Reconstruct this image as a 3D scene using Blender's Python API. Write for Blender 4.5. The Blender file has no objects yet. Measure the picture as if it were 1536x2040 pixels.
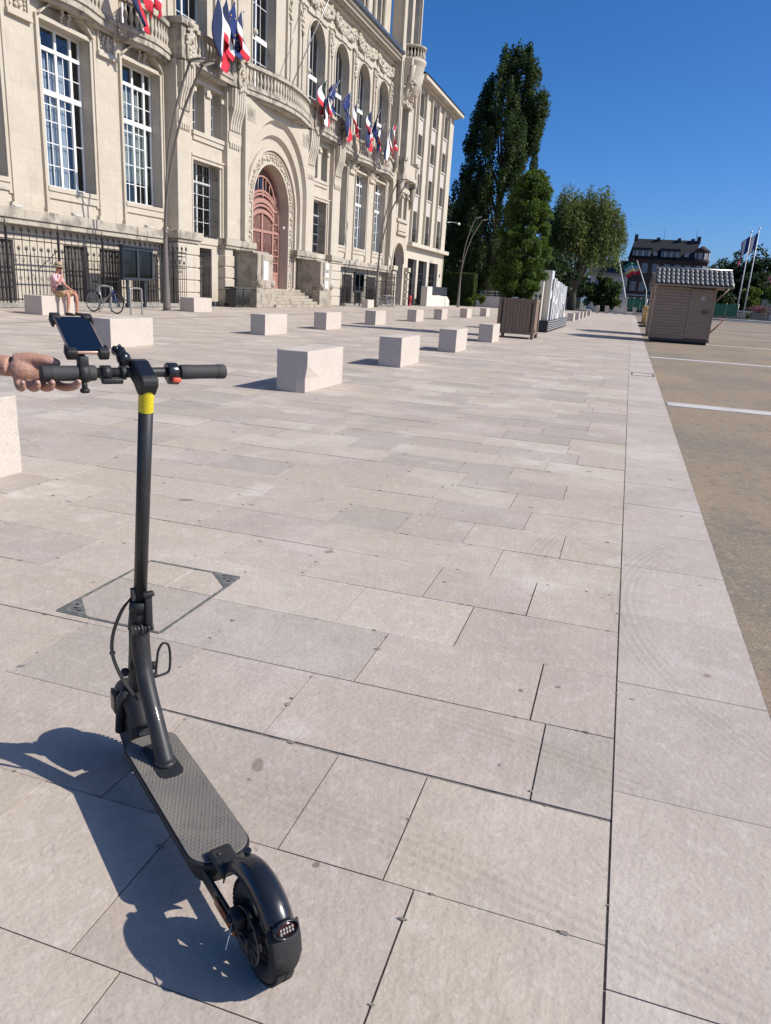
import bpy, bmesh, math, random
import numpy as np
from mathutils import Vector, Matrix
from mathutils.geometry import tessellate_polygon
random.seed(7); RNG = np.random.default_rng(11)
SC = bpy.context.scene
COL = SC.collection
# ---------------------------------------------------------------- camera
cd = bpy.data.cameras.new('camera'); cam = bpy.data.objects.new('camera', cd); COL.objects.link(cam)
cd.sensor_fit = 'VERTICAL'; cd.sensor_height = 36.0; cd.lens = 26.118; cd.clip_start = 0.05; cd.clip_end = 4000
RW = ((0.95077816, 0.30382897, 0.06090026), (0.14309727, -0.2561783, -0.955979), (-0.27485279, 0.91763862, -0.28704583))
rm = Matrix((RW[0], [-v for v in RW[1]], [-v for v in RW[2]])).transposed()
cam.matrix_world = Matrix.Translation((0, 0, 1.3)) @ rm.to_4x4()
SC.camera = cam
# ---------------------------------------------------------------- light
SUN_EL, SUN_AZ = math.radians(40.5), math.radians(8)     # azimuth from +X towards +Y
sd = Vector((math.cos(SUN_AZ) * math.cos(SUN_EL), math.sin(SUN_AZ) * math.cos(SUN_EL), math.sin(SUN_EL)))
sl = bpy.data.lights.new('sun', 'SUN'); sl.energy = 5.0; sl.angle = math.radians(0.53); sl.color = (1.0, 0.945, 0.86)
so = bpy.data.objects.new('sun', sl); COL.objects.link(so); so.rotation_euler = sd.to_track_quat('Z', 'Y').to_euler(); so.location = (10, 5, 30)
W = bpy.data.worlds.new('World'); SC.world = W; W.use_nodes = True
wn = W.node_tree; bg = wn.nodes['Background']
sky = wn.nodes.new('ShaderNodeTexSky'); sky.sky_type = 'NISHITA'; sky.sun_disc = False
sky.sun_elevation = SUN_EL; sky.sun_rotation = math.radians(90) - SUN_AZ
sky.air_density = 0.7; sky.dust_density = 2.0; sky.ozone_density = 10.0; sky.altitude = 500
hs = wn.nodes.new('ShaderNodeHueSaturation'); hs.inputs['Saturation'].default_value = 1.14; wn.links.new(sky.outputs[0], hs.inputs['Color']); wn.links.new(hs.outputs[0], bg.inputs[0]); bg.inputs[1].default_value = 0.138
VS = SC.view_settings; VS.view_transform = 'Standard'; VS.look = 'None'; VS.exposure = 0.14; VS.gamma = 1.0; VS.use_curve_mapping = False
SC.cycles.max_bounces = 6; SC.cycles.transparent_max_bounces = 12
SC.cycles.use_denoising = True

# ---------------------------------------------------------------- materials
MATS = {}
def mat(name, base, rough=0.7, metal=0.0, layers=(), bump=None, rnd=0.0, isl=0.0, spec=0.5, coat=0.0, trans=None, emit=None, bump2=None, coord='P'):
    """layers: (scale, colour, lo, hi, amount[, detail, stretch]) - noise-driven colour patches; bump: (scale, distance)"""
    m = bpy.data.materials.new(name); m.use_nodes = True; nt = m.node_tree; N = nt.nodes; Lk = nt.links
    b = N['Principled BSDF']; out = N['Material Output']
    b.inputs['Roughness'].default_value = rough; b.inputs['Metallic'].default_value = metal
    b.inputs['Specular IOR Level'].default_value = spec; b.inputs['Coat Weight'].default_value = coat
    if coord == 'P':
        pos = N.new('ShaderNodeNewGeometry').outputs['Position']
    else:
        pos = N.new('ShaderNodeTexCoord').outputs['Object']
    rgb = N.new('ShaderNodeRGB'); rgb.outputs[0].default_value = (*base, 1); col = rgb.outputs[0]
    def noise(scale, detail=4, stretch=None):
        n = N.new('ShaderNodeTexNoise'); n.inputs['Scale'].default_value = scale; n.inputs['Detail'].default_value = detail
        if stretch:
            mp = N.new('ShaderNodeMapping'); mp.inputs['Scale'].default_value = stretch; Lk.new(pos, mp.inputs[0]); Lk.new(mp.outputs[0], n.inputs['Vector'])
        else: Lk.new(pos, n.inputs['Vector'])
        return n.outputs['Fac']
    def mix(fac, a, c, mode='MIX'):
        x = N.new('ShaderNodeMix'); x.data_type = 'RGBA'; x.blend_type = mode
        if isinstance(fac, float): x.inputs[0].default_value = fac
        else: Lk.new(fac, x.inputs[0])
        Lk.new(a, x.inputs[6])
        if isinstance(c, tuple): x.inputs[7].default_value = (*c, 1)
        else: Lk.new(c, x.inputs[7])
        return x.outputs[2]
    for L in layers:
        sc, c2, lo, hi, am = L[:5]
        f = noise(sc, L[5] if len(L) > 5 else 4, L[6] if len(L) > 6 else None)
        mr = N.new('ShaderNodeMapRange'); mr.interpolation_type = 'SMOOTHSTEP'
        mr.inputs['From Min'].default_value = lo; mr.inputs['From Max'].default_value = hi; mr.inputs['To Max'].default_value = am
        Lk.new(f, mr.inputs['Value']); col = mix(mr.outputs[0], col, tuple(c2))
    for amt, src in ((rnd, 'o'), (isl, 'i')):
        if amt:
            r = N.new('ShaderNodeObjectInfo').outputs['Random'] if src == 'o' else N.new('ShaderNodeNewGeometry').outputs['Random Per Island']
            cr = N.new('ShaderNodeValToRGB'); e = cr.color_ramp.elements
            e[0].color = (1 - amt, 1 - amt * .95, 1 - amt * .9, 1); e[1].color = (1 + amt, 1 + amt * .95, 1 + amt * .8, 1)
            k = cr.color_ramp.elements.new(.45); k.color = (1, 1 - amt * .25, 1 - amt * .3, 1)
            k = cr.color_ramp.elements.new(.75); k.color = (1 + amt * .3, 1 + amt * .15, 1 - amt * .25, 1)
            Lk.new(r, cr.inputs[0]); col = mix(1.0, col, cr.outputs[0], 'MULTIPLY')
    Lk.new(col, b.inputs['Base Color'])
    nrm = None
    for bp in (bump, bump2):
        if bp:
            bn = N.new('ShaderNodeBump'); bn.inputs['Distance'].default_value = bp[1]; bn.inputs['Strength'].default_value = 1.0
            Lk.new(noise(bp[0], 5), bn.inputs['Height'])
            if nrm: Lk.new(nrm, bn.inputs['Normal'])
            nrm = bn.outputs[0]
    if nrm: Lk.new(nrm, b.inputs['Normal'])
    if trans:                                   # thin leaf: part of the light passes through
        tr = N.new('ShaderNodeBsdfTranslucent'); Lk.new(mix(.6, col, tuple(trans)), tr.inputs['Color'])
        ms = N.new('ShaderNodeMixShader'); ms.inputs[0].default_value = 0.35
        Lk.new(b.outputs[0], ms.inputs[1]); Lk.new(tr.outputs[0], ms.inputs[2]); Lk.new(ms.outputs[0], out.inputs['Surface'])
    MATS[name] = m
    return m
def glass_mat(name, tint=(.55, .62, .68), dark=0.55):
    m = bpy.data.materials.new(name); m.use_nodes = True; nt = m.node_tree; N = nt.nodes; Lk = nt.links
    N.remove(N['Principled BSDF']); out = N['Material Output']
    t = N.new('ShaderNodeBsdfTransparent'); t.inputs[0].default_value = (*[c * (1 - dark) + dark * .3 for c in tint], 1)
    g = N.new('ShaderNodeBsdfGlossy'); g.inputs['Roughness'].default_value = .02
    lw = N.new('ShaderNodeLayerWeight'); pw = N.new('ShaderNodeMath'); pw.operation = 'POWER'; pw.inputs[1].default_value = 4.0; lw.inputs[0].default_value = .5; Lk.new(lw.outputs['Facing'], pw.inputs[0])
    fr = N.new('ShaderNodeMapRange'); fr.inputs['To Min'].default_value = .06; fr.inputs['To Max'].default_value = .95; Lk.new(pw.outputs[0], fr.inputs['Value'])
    ms = N.new('ShaderNodeMixShader'); Lk.new(fr.outputs[0], ms.inputs[0]); Lk.new(t.outputs[0], ms.inputs[1]); Lk.new(g.outputs[0], ms.inputs[2])
    Lk.new(ms.outputs[0], out.inputs['Surface']); MATS[name] = m
    return m

SLAB = dict(layers=((1.1, (.53, .475, .425), .42, .70, .65, 6), (2.3, (.355, .305, .263), .48, .76, .5, 7), (.8, (.50, .405, .305), .58, .76, .4), (5., (.39, .338, .295), .46, .66, .5, 9),
                    (18., (.53, .475, .425), .5, .7, .45, 6), (34., (.35, .30, .262), .56, .70, .35, 5), (110., (.55, .49, .44), .55, .7, .35, 2), (95., (.29, .25, .22), .60, .70, .45, 2),
                    (2.0, (.58, .54, .50), .60, .72, .5, 9), (7.5, (.24, .205, .175), .70, .735, .35, 8), (5.2, (.19, .145, .105), .755, .785, .65, 1), (13., (.13, .112, .098), .765, .785, .7, 1)), bump=(55, .0026), bump2=(14, .003))
def tyre_marks(m, arcs):
    nt = m.node_tree; N = nt.nodes; Lk = nt.links; b = N['Principled BSDF']; col = b.inputs['Base Color'].links[0].from_socket
    pos = N.new('ShaderNodeNewGeometry').outputs['Position']
    nz = N.new('ShaderNodeTexNoise'); nz.inputs['Scale'].default_value = .9; Lk.new(pos, nz.inputs['Vector'])
    def mth(op, a, b_=None, c=None):
        x = N.new('ShaderNodeMath'); x.operation = op
        for k, v in enumerate((a, b_, c)):
            if v is None: continue
            if isinstance(v, (int, float)): x.inputs[k].default_value = v
            else: Lk.new(v, x.inputs[k])
        return x.outputs[0]
    tot = None
    for cx, cy, r, w, lo in arcs:
        d = N.new('ShaderNodeVectorMath'); d.operation = 'DISTANCE'; Lk.new(pos, d.inputs[0]); d.inputs[1].default_value = (cx, cy, 0)
        e = mth('ABSOLUTE', mth('SUBTRACT', d.outputs['Value'], r)); band = mth('SUBTRACT', 1.0, mth('SMOOTH_MIN', mth('DIVIDE', e, w), 1.0, .2)); band = mth('MAXIMUM', band, 0.0)
        rib = mth('ADD', .55, mth('MULTIPLY', .45, mth('SINE', mth('MULTIPLY', d.outputs['Value'], 190.0))))
        msk = N.new('ShaderNodeMapRange'); msk.inputs['From Min'].default_value = lo; msk.inputs['From Max'].default_value = lo + .14; Lk.new(nz.outputs['Fac'], msk.inputs['Value'])
        v = mth('MULTIPLY', mth('MULTIPLY', band, rib), msk.outputs[0]); tot = v if tot is None else mth('MAXIMUM', tot, v)
    x = N.new('ShaderNodeMix'); x.data_type = 'RGBA'; x.blend_type = 'MULTIPLY'; Lk.new(mth('MULTIPLY', tot, .42), x.inputs[0]); Lk.new(col, x.inputs[6]); x.inputs[7].default_value = (.66, .64, .63, 1); Lk.new(x.outputs[2], b.inputs['Base Color'])
ARCS = ((-.75, 6.6, 1.55, .13, .42), (-.5, 6.9, 2.2, .12, .45), (1.9, 3.4, 1.75, .14, .36), (2.3, 3.6, 2.6, .10, .42), (-1.2, -3.5, 5.05, .11, .36), (-1.0, -3.2, 5.3, .10, .42), (-3.2, 9, 2.3, .14, .42), (-5.8, 5.5, 1.9, .14, .45))
for nm_, bs_, rr_, ii_ in (('slab_stone', (.428, .366, .303), .12, 0), ('far_slab_stone', (.428, .366, .303), 0, .12), ('strip_stone', (.435, .375, .323), .07, 0)):
    mat(nm_, bs_, .85, rnd=rr_, isl=ii_, spec=.3, **SLAB); tyre_marks(MATS[nm_], ARCS)
mat('mortar', (.22, .19, .16), .95, layers=((40, (.30, .275, .25), .5, .62, .8), (7, (.05, .045, .04), .5, .7, .7)), bump=(160, .004))
mat('lot_asphalt', (.275, .205, .132), .92, layers=((.35, (.205, .168, .126), .44, .62, .85, 6), (1.6, (.16, .14, .115), .48, .72, .6, 5, (1, .4, 1)), (.5, (.335, .25, .152), .5, .72, .6, 6), (45, (.42, .34, .24), .54, .68, .5, 3), (70, (.10, .082, .064), .54, .66, .5, 3), (9, (.14, .12, .10), .5, .68, .5, 6)), bump=(130, .004))
mat('band_stone', (.52, .495, .46), .8, layers=((3, (.40, .375, .34), .46, .66, .7, 7), (60, (.4, .38, .36), .55, .75, .4)), bump=(90, .002))
mat('road_asphalt', (.085, .085, .088), .9, layers=((.8, (.12, .118, .115), .45, .7, .6), (70, (.16, .16, .16), .55, .7, .5)), bump=(120, .004))
mat('earth', (.13, .12, .085), .95, layers=((.2, (.07, .09, .035), .4, .6, .8),), bump=(5, .03))
mat('block_stone', (.535, .467, .40), .85, layers=((3., (.50, .43, .36), .46, .72, .6, 7), (24, (.45, .39, .33), .5, .70, .55, 6), (80, (.33, .28, .235), .58, .68, .6, 2), (6, (.40, .31, .22), .62, .76, .5, 6), (2.2, (.36, .32, .28), .62, .74, .5, 8, (1, 1, .3))), bump=(60, .003), bump2=(9, .004))

# ---------------------------------------------------------------- mesh helpers
OFF = {}
class MB:
    """collects geometry for ONE mesh object"""
    def __init__(s): s.v = []; s.f = []; s.m = []; s.sm = []
    def add(s, vs, fs, mi=0, smooth=False):
        o = len(s.v); s.v += [tuple(p) for p in vs]
        for f in fs: s.f.append(tuple(i + o for i in f)); s.m.append(mi); s.sm.append(smooth)
        return s
    def box(s, x0, x1, y0, y1, z0, z1, mi=0, M=None):
        vs = [Vector((x, y, z)) for z in (z0, z1) for y in (y0, y1) for x in (x0, x1)]
        if M: vs = [M @ p for p in vs]
        return s.add(vs, [(0, 2, 3, 1), (4, 5, 7, 6), (0, 1, 5, 4), (2, 6, 7, 3), (0, 4, 6, 2), (1, 3, 7, 5)], mi)
    def rbox(s, x0, x1, y0, y1, z0, z1, r=.01, mi=0, M=None, seg=2):
        bm = bmesh.new(); bmesh.ops.create_cube(bm, size=1)
        for p in bm.verts: p.co = Vector(((x0 + x1) / 2 + p.co.x * (x1 - x0), (y0 + y1) / 2 + p.co.y * (y1 - y0), (z0 + z1) / 2 + p.co.z * (z1 - z0)))
        bmesh.ops.bevel(bm, geom=bm.edges[:] , offset=r, segments=seg, affect='EDGES', profile=.5)
        if M: bm.transform(M)
        bm.verts.index_update(); s.add([p.co.copy() for p in bm.verts], [[q.index for q in f.verts] for f in bm.faces], mi, seg > 1); bm.free(); return s
    def tube(s, pts, r, n=8, mi=0, closed=False, caps=True, flat=1.0, smooth=True):
        pts = [Vector(p) for p in pts]; k = len(pts)
        rs = list(r) if hasattr(r, '__len__') else [r] * k
        vs = []; prev = None
        for i, p in enumerate(pts):
            if closed: t = pts[(i + 1) % k] - pts[i - 1]
            else: t = pts[min(i + 1, k - 1)] - pts[max(i - 1, 0)]
            t = t.normalized() if t.length > 1e-9 else Vector((0, 0, 1))
            if prev is None:
                a = Vector((0, 0, 1)) if abs(t.z) < .9 else Vector((1, 0, 0)); u = t.cross(a).normalized()
            else:
                u = prev - t * prev.dot(t); u = u.normalized() if u.length > 1e-6 else t.orthogonal().normalized()
            prev = u; w = t.cross(u)
            for j in range(n):
                a = 2 * math.pi * j / n; vs.append(p + (u * math.cos(a) + w * math.sin(a) * flat) * rs[i])
        fs = []
        for i in range(k if closed else k - 1):
            a, b = i * n, ((i + 1) % k) * n
            for j in range(n): fs.append((a + j, a + (j + 1) % n, b + (j + 1) % n, b + j))
        s.add(vs, fs, mi, smooth)
        if caps and not closed:
            s.add(vs[:n], [tuple(reversed(range(n)))], mi); s.add(vs[-n:], [tuple(range(n))], mi)
        return s
    def lathe(s, prof, c=(0, 0, 0), n=16, mi=0, M=None, smooth=True):
        c = Vector(c); vs = []
        for r, z in prof:
            for j in range(n):
                a = 2 * math.pi * j / n; p = Vector((r * math.cos(a), r * math.sin(a), z)); vs.append((M @ p if M else p) + c)
        fs = []
        for i in range(len(prof) - 1):
            for j in range(n): fs.append((i * n + j, i * n + (j + 1) % n, (i + 1) * n + (j + 1) % n, (i + 1) * n + j))
        s.add(vs, fs, mi, smooth); s.add(vs[:n], [tuple(reversed(range(n)))], mi); s.add(vs[-n:], [tuple(range(n))], mi); return s
    def ball(s, c, r, n=8, mi=0, sc=(1, 1, 1), M=None):
        c = Vector(c); vs = [Vector((0, 0, 1))]; h = max(4, n // 2)
        for i in range(1, h):
            for j in range(n):
                a, b = math.pi * i / h, 2 * math.pi * j / n; vs.append(Vector((math.sin(a) * math.cos(b), math.sin(a) * math.sin(b), math.cos(a))))
        vs.append(Vector((0, 0, -1))); vs = [Vector((p.x * sc[0], p.y * sc[1], p.z * sc[2])) * r for p in vs]
        if M: vs = [M @ p for p in vs]
        fs = [(0, 1 + j, 1 + (j + 1) % n) for j in range(n)]
        for i in range(h - 2):
            for j in range(n): fs.append((1 + i * n + j, 1 + (i + 1) * n + j, 1 + (i + 1) * n + (j + 1) % n, 1 + i * n + (j + 1) % n))
        l = len(vs) - 1; o = 1 + (h - 2) * n
        fs += [(l, o + (j + 1) % n, o + j) for j in range(n)]
        return s.add([p + c for p in vs], fs, mi, True)
    def prism(s, poly, a0, a1, axis='x', mi=0, holes=(), smooth_side=False):
        """extrude a 2-D outline (with holes) between a0 and a1 along an axis; 2-D coords are (y,z) for x, (x,z) for y, (x,y) for z"""
        loops = [list(poly)] + [list(h) for h in holes]
        flat = [p for l in loops for p in l]
        tris = tessellate_polygon([[Vector((p[0], p[1], 0)) for p in l] for l in loops])
        P = {'x': lambda p, a: (a, p[0], p[1]), 'y': lambda p, a: (p[0], a, p[1]), 'z': lambda p, a: (p[0], p[1], a)}[axis]
        n = len(flat); s.add([P(p, a1) for p in flat], tris, mi); s.add([P(p, a0) for p in flat], [tuple(reversed(t)) for t in tris], mi)
        o = 0
        for l in loops:
            k = len(l)
            s.add([P(p, a0) for p in l] + [P(p, a1) for p in l], [(i, (i + 1) % k, k + (i + 1) % k, k + i) for i in range(k)], mi, smooth_side)
        return s
    def build(s, name, mt, parent=None, recalc=True, bevel=None, shade=None):
        o0 = OFF.get(parent.name, Vector((0, 0, 0))) if parent else Vector((0, 0, 0))
        me = bpy.data.meshes.new(name); me.from_pydata([(p[0] - o0.x, p[1] - o0.y, p[2] - o0.z) for p in s.v], [], s.f)
        for m in (mt if isinstance(mt, (list, tuple)) else [mt]): me.materials.append(MATS[m] if isinstance(m, str) else m)
        me.polygons.foreach_set('material_index', s.m); me.polygons.foreach_set('use_smooth', s.sm if shade is None else [shade] * len(s.f))
        if recalc:
            bm = bmesh.new(); bm.from_mesh(me); bmesh.ops.remove_doubles(bm, verts=bm.verts, dist=1e-5); bmesh.ops.recalc_face_normals(bm, faces=bm.faces); bm.to_mesh(me); bm.free()
        o = bpy.data.objects.new(name, me); COL.objects.link(o)
        if parent: o.parent = parent; OFF[o.name] = Vector(o0)
        if bevel:
            bv = o.modifiers.new('edge', 'BEVEL'); bv.width = bevel; bv.segments = 2; bv.limit_method = 'ANGLE'; bv.angle_limit = .6
        return o
def tag(o, label=None, cat=None, group=None, kind=None):
    for k, v in (('label', label), ('category', cat), ('group', group), ('kind', kind)):
        if v: o[k] = v
    return o
def thing(name, loc, label, cat, group=None, rz=0, local=False):
    o = bpy.data.objects.new(name, None); COL.objects.link(o); o.location = loc; o.rotation_euler = (0, 0, rz); o.empty_display_size = .1
    if not local: OFF[o.name] = Vector(loc)
    return tag(o, label, cat, group)
def copy_tree(o, parent=None, label=None):
    c = o.copy(); COL.objects.link(c); c.parent = parent
    if label: c['label'] = label
    for ch in list(o.children): copy_tree(ch, c)
    return c
def raw_mesh(name, V, F, mt, parent=None, smooth=False):
    """fast quads from numpy arrays"""
    me = bpy.data.meshes.new(name); V = np.asarray(V, np.float32); F = np.asarray(F, np.int32); k = F.shape[1]
    if parent is not None and parent.name in OFF: V = V - np.array(OFF[parent.name], np.float32)
    me.vertices.add(len(V)); me.vertices.foreach_set('co', V.ravel()); me.loops.add(F.size); me.loops.foreach_set('vertex_index', F.ravel())
    me.polygons.add(len(F)); me.polygons.foreach_set('loop_start', np.arange(0, F.size, k, dtype=np.int32))
    me.polygons.foreach_set('use_smooth', np.full(len(F), smooth)); me.update(calc_edges=True); me.validate()
    me.materials.append(MATS[mt]); o = bpy.data.objects.new(name, me); COL.objects.link(o)
    if parent is not None: o.parent = parent
    return o
def struct(o): o['kind'] = 'structure'; return o
def arc(cy, cz, r, a0, a1, n=16): return [(cy + r * math.cos(math.radians(a0 + (a1 - a0) * i / n)), cz + r * math.sin(math.radians(a0 + (a1 - a0) * i / n))) for i in range(n + 1)]
def rect(y0, y1, z0, z1): return [(y0, z0), (y1, z0), (y1, z1), (y0, z1)]
def arched(y0, y1, z0, ztop, n=14):
    r = (y1 - y0) / 2; return [(y0, z0), (y1, z0)] + arc((y0 + y1) / 2, ztop - r, r, 0, 180, n)

# ---------------------------------------------------------------- ground
struct(MB().box(-600, 600, -150, 2500, -.6, -.09).build('ground', 'earth'))
pave = struct(MB().box(-24, .646, -6, 150, -.09, -.005).build('pavement', 'mortar'))
lot = struct(MB().box(.65, 60, -6, 128, -.09, -.012).build('parking_lot', 'lot_asphalt'))
for i, y in enumerate((1.1, 11.0, 21.2, 31.6, 41.7, 52.2, 62.4, 72.6, 83)):
    MB().box(.68, 45, y + .05, y + .45, -.05, -.006).build('stone_band', 'band_stone', lot)
# slabs: courses .407 m deep run across, lengths as seen near the camera
NEAR = {1: [-.76], 2: [-1.29, -.88, -.28], 3: [-1.12, -.62, -.355], 4: [-1.31, -.87, -.07], 5: [-1.33, -.725, -.12], 6: [-1.53, -.96, -.465],
        7: [-1.74, -1.29, -.70, -.24], 8: [-1.46, -.465], 9: [-1.085, -.695, -.17], 10: [-1.005, -.415]}
unit = MB().box(0, 1, 0, 1, -.03, 0).build('slab', 'slab_stone'); um = unit.data; bpy.data.objects.remove(unit)
us = um.copy(); us.materials.clear(); us.materials.append(MATS['strip_stone'])
cells = []
rs = random.Random(5)
CY = lambda k: .123 + k * .4085
for k in range(-3, 150):
    y0 = CY(k); xs = [.143]; near = NEAR.get(k, [])
    for x in sorted(near, reverse=True): xs.append(x)
    while xs[-1] > -18.3: xs.append(xs[-1] - rs.choice((.41, .52, .58, .66, .74, .86)) * rs.uniform(.94, 1.06))
    for a, b in zip(xs[1:], xs[:-1]): cells.append((a, b, y0, y0 + .4085, k))
def seen(c):
    y = c[3]; return y > .35 and y < 14 and c[1] > -1.16 * y - .35
single = sorted([c for c in cells if seen(c)], key=lambda c: c[2] ** 2 + ((c[0] + c[1]) / 2) ** 2)[:288]
sset = set(single)
for c in single:
    a, b, y0, y1, k = c; o = bpy.data.objects.new('slab', um); COL.objects.link(o); o.parent = pave
    g = .0015 + rs.random() * .0012; gy = .0013
    gb = .012 if (k == 4 and b > -.95) else gy
    gl = .0036 if (k in (4, 5, 6, 7) and a > -.6) else g
    o.location = (a + gl, y0 + gb, rs.uniform(-.0012, .0016)); o.scale = (b - a - g - gl, y1 - y0 - gb - gy, 1)
    o.rotation_euler = (rs.uniform(-.0012, .0012), rs.uniform(-.001, .001), 0)
V = []; F = []
for c in cells:
    if c in sset: continue
    a, b, y0, y1, k = c; g = .0022; z = rs.uniform(-.001, .001); n = len(V)
    V += [(a + g, y0 + g, z), (b - g, y0 + g, z), (b - g, y1 - g, z), (a + g, y1 - g, z)]; F.append((n, n + 1, n + 2, n + 3))
fs = raw_mesh('far_slabs', V, F, 'far_slab_stone', pave); fs['kind'] = 'stuff'
MB().box(-18.9, .142, 61.3, 149, -.05, -.001).build('far_paving', 'far_slab_stone', pave)
for k in range(-5, 90):
    o = bpy.data.objects.new('edge_slab', us); COL.objects.link(o); o.parent = pave
    o.location = (.1465, 1.243 + (k) * .6555, rs.uniform(-.001, .001)); o.scale = (.4945, .6525, 1)
MB().box(.152, .641, 60.5, 149, -.05, -.001).build('far_edge_paving', 'strip_stone', pave)
V = []; F = []; rc = random.Random(21)
for c in single[:150]:                                            # broken edges along the joints near the camera
    a, b, y0, y1, k = c
    for q in range(3):
        e = rc.random(); r = rc.uniform(.003, .008) * (1.6 if rc.random() < .12 else 1)
        px, py = ((a + e * (b - a), y0 if rc.random() < .5 else y1) if rc.random() < .6 else (a if rc.random() < .5 else b, y0 + e * (y1 - y0)))
        n = len(V); m_ = rc.randint(5, 7); V += [(px + r * rc.uniform(.5, 1.3) * math.cos(6.283 * i / m_) * (1.8 if q else 1), py + r * rc.uniform(.4, 1.0) * math.sin(6.283 * i / m_), .0022) for i in range(m_)]; F.append(tuple(range(n, n + m_)))
ch = MB().add(V, F).build('joint_chips', 'mortar', pave, recalc=False); ch['kind'] = 'stuff'
mat('slot_dark', (.11, .098, .088), .9); MB().box(-13.86, -13.78, 3, 60, -.05, .0035).build('slot_drain', 'slot_dark', pave)
# ---------------------------------------------------------------- stone seat blocks
def block(x, y, label, w=.41, l=1.26, h=.51, seed=0):
    """near right-hand corner of the foot at (x, y)"""
    bm = bmesh.new(); bmesh.ops.create_cube(bm, size=1)
    for p in bm.verts: p.co = Vector((p.co.x * w, p.co.y * l, (p.co.z + .5) * h))
    bmesh.ops.bevel(bm, geom=bm.edges[:], offset=.009, segments=2, affect='EDGES', profile=.6)
    bmesh.ops.subdivide_edges(bm, edges=[e for e in bm.edges if e.calc_length() > .3], cuts=2, use_grid_fill=True)
    r = random.Random(seed)
    for p in bm.verts:
        if p.co.z > .05: p.co += Vector((r.uniform(-1, 1), r.uniform(-1, 1), r.uniform(-1, .4))) * .0022
    if seed == 1:                                                # the chipped foot corner
        for p in bm.verts:
            if p.co.x > w / 2 - .05 and p.co.y < -l / 2 + .05 and p.co.z < .2: p.co.x -= .03; p.co.y += .02
    me = bpy.data.meshes.new('stone_block'); bm.to_mesh(me); bm.free(); me.materials.append(MATS['block_stone'])
    o = bpy.data.objects.new('stone_block', me); COL.objects.link(o); o.location = (x - w / 2, y + l / 2, 0); o.rotation_euler.z = r.uniform(-.012, .012)
    return tag(o, label, 'stone block', 'pale stone blocks standing on the square')
block(-3.645, 2.56, 'pale stone block cut off by the picture edge below the hand on the handlebar', seed=9)
for i, (y, lb) in enumerate(((8.53, 'largest pale stone block with a chipped foot corner, standing alone right of the handlebar'), (12.6, 'pale stone block second in the near row, behind the chipped one'),
        (17.0, 'pale stone block third in the near row, two blocks before the brown planter'), (21.85, 'pale stone block fourth in the near row, beside the brown tree planter'))):
    block(-3.68, y, lb, seed=1 + i)
for i, (x, y, lb) in enumerate(((-8.58, 11.25, 'pale stone block right behind the phone on the scooter'), (-8.6, 17.27, 'pale stone block in the middle row in front of the entrance steps'),
        (-8.68, 21.5, 'pale stone block in the middle row between the steps and the iron fence with boards'), (-8.82, 26.6, 'pale stone block in the middle row in front of the second street lamp'),
        (-8.86, 32.35, 'pale stone block in the middle row in front of the red hydrant'), (-8.86, 37.1, 'pale stone block in the middle row in front of the white ramp wall'),
        (-8.8, 43.0, 'small pale stone block in the middle row near the leaning third lamp'), (-8.7, 48.5, 'small pale stone block at the far end of the middle row, left of the planter'))):
    block(x, y, lb, seed=20 + i)
for i, (x, y, lb, l) in enumerate(((-15.77, 17.75, 'pale stone block the man in the straw hat sits on', 1.3), (-15.9, 25.87, 'pale stone block between the tall lamp post and the dark gate', 1.3),
        (-16.95, 49.3, 'pale stone block at the foot of the second street lamp by the fence', 1.3))):
    block(x, y, lb, l=l, w=.62 if i < 2 else .45, h=.53, seed=40 + i)
for i, (x, y) in enumerate(((-3.55, 52.6), (-3.5, 57.3), (-3.5, 61.7), (-3.6, 68.5), (-3.7, 78))):
    block(x, y, ('first', 'second', 'third', 'fourth', 'last')[i] + ' small stone block in the file beyond the white letters', seed=60 + i)
# ================================================================ town hall
STONE = dict(layers=((.5, (.45, .385, .292), .45, .7, .6), (2.6, (.56, .50, .405), .5, .75, .5), (1.1, (.38, .333, .268), .6, .78, .5, 5), (14, (.40, .345, .268), .55, .72, .35, 6), (4, (.35, .315, .262), .60, .74, .45, 5, (1, 1, .22)), (1.7, (.29, .26, .216), .66, .78, .5, 8)), bump=(40, .006), bump2=(6, .012))
mat('limestone', (.50, .441, .352), .85, **STONE)
def add_ashlar(m, rowh, bw, amt=.35):
    nt = m.node_tree; N = nt.nodes; Lk = nt.links; b = N['Principled BSDF']; src = b.inputs['Base Color'].links[0].from_socket
    g = N.new('ShaderNodeNewGeometry'); sx = N.new('ShaderNodeSeparateXYZ'); Lk.new(g.outputs['Position'], sx.inputs[0])
    cb = N.new('ShaderNodeCombineXYZ'); Lk.new(sx.outputs['Y'], cb.inputs['X']); Lk.new(sx.outputs['Z'], cb.inputs['Y'])
    br = N.new('ShaderNodeTexBrick'); br.inputs['Scale'].default_value = 1; br.inputs['Brick Width'].default_value = bw; br.inputs['Row Height'].default_value = rowh
    br.inputs['Mortar Size'].default_value = .007; br.inputs['Mortar Smooth'].default_value = .3
    br.inputs['Color1'].default_value = (1.025, 1.02, 1.01, 1); br.inputs['Color2'].default_value = (.975, .975, .97, 1); br.inputs['Mortar'].default_value = (1 - amt,) * 3 + (1,)
    Lk.new(cb.outputs[0], br.inputs['Vector']); mx = N.new('ShaderNodeMix'); mx.data_type = 'RGBA'; mx.blend_type = 'MULTIPLY'; mx.inputs[0].default_value = 1
    Lk.new(src, mx.inputs[6]); Lk.new(br.outputs['Color'], mx.inputs[7]); Lk.new(mx.outputs[2], b.inputs['Base Color'])
mat('ashlar', (.50, .441, .352), .85, **STONE); add_ashlar(MATS['ashlar'], .46, 1.15, .16)
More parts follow.
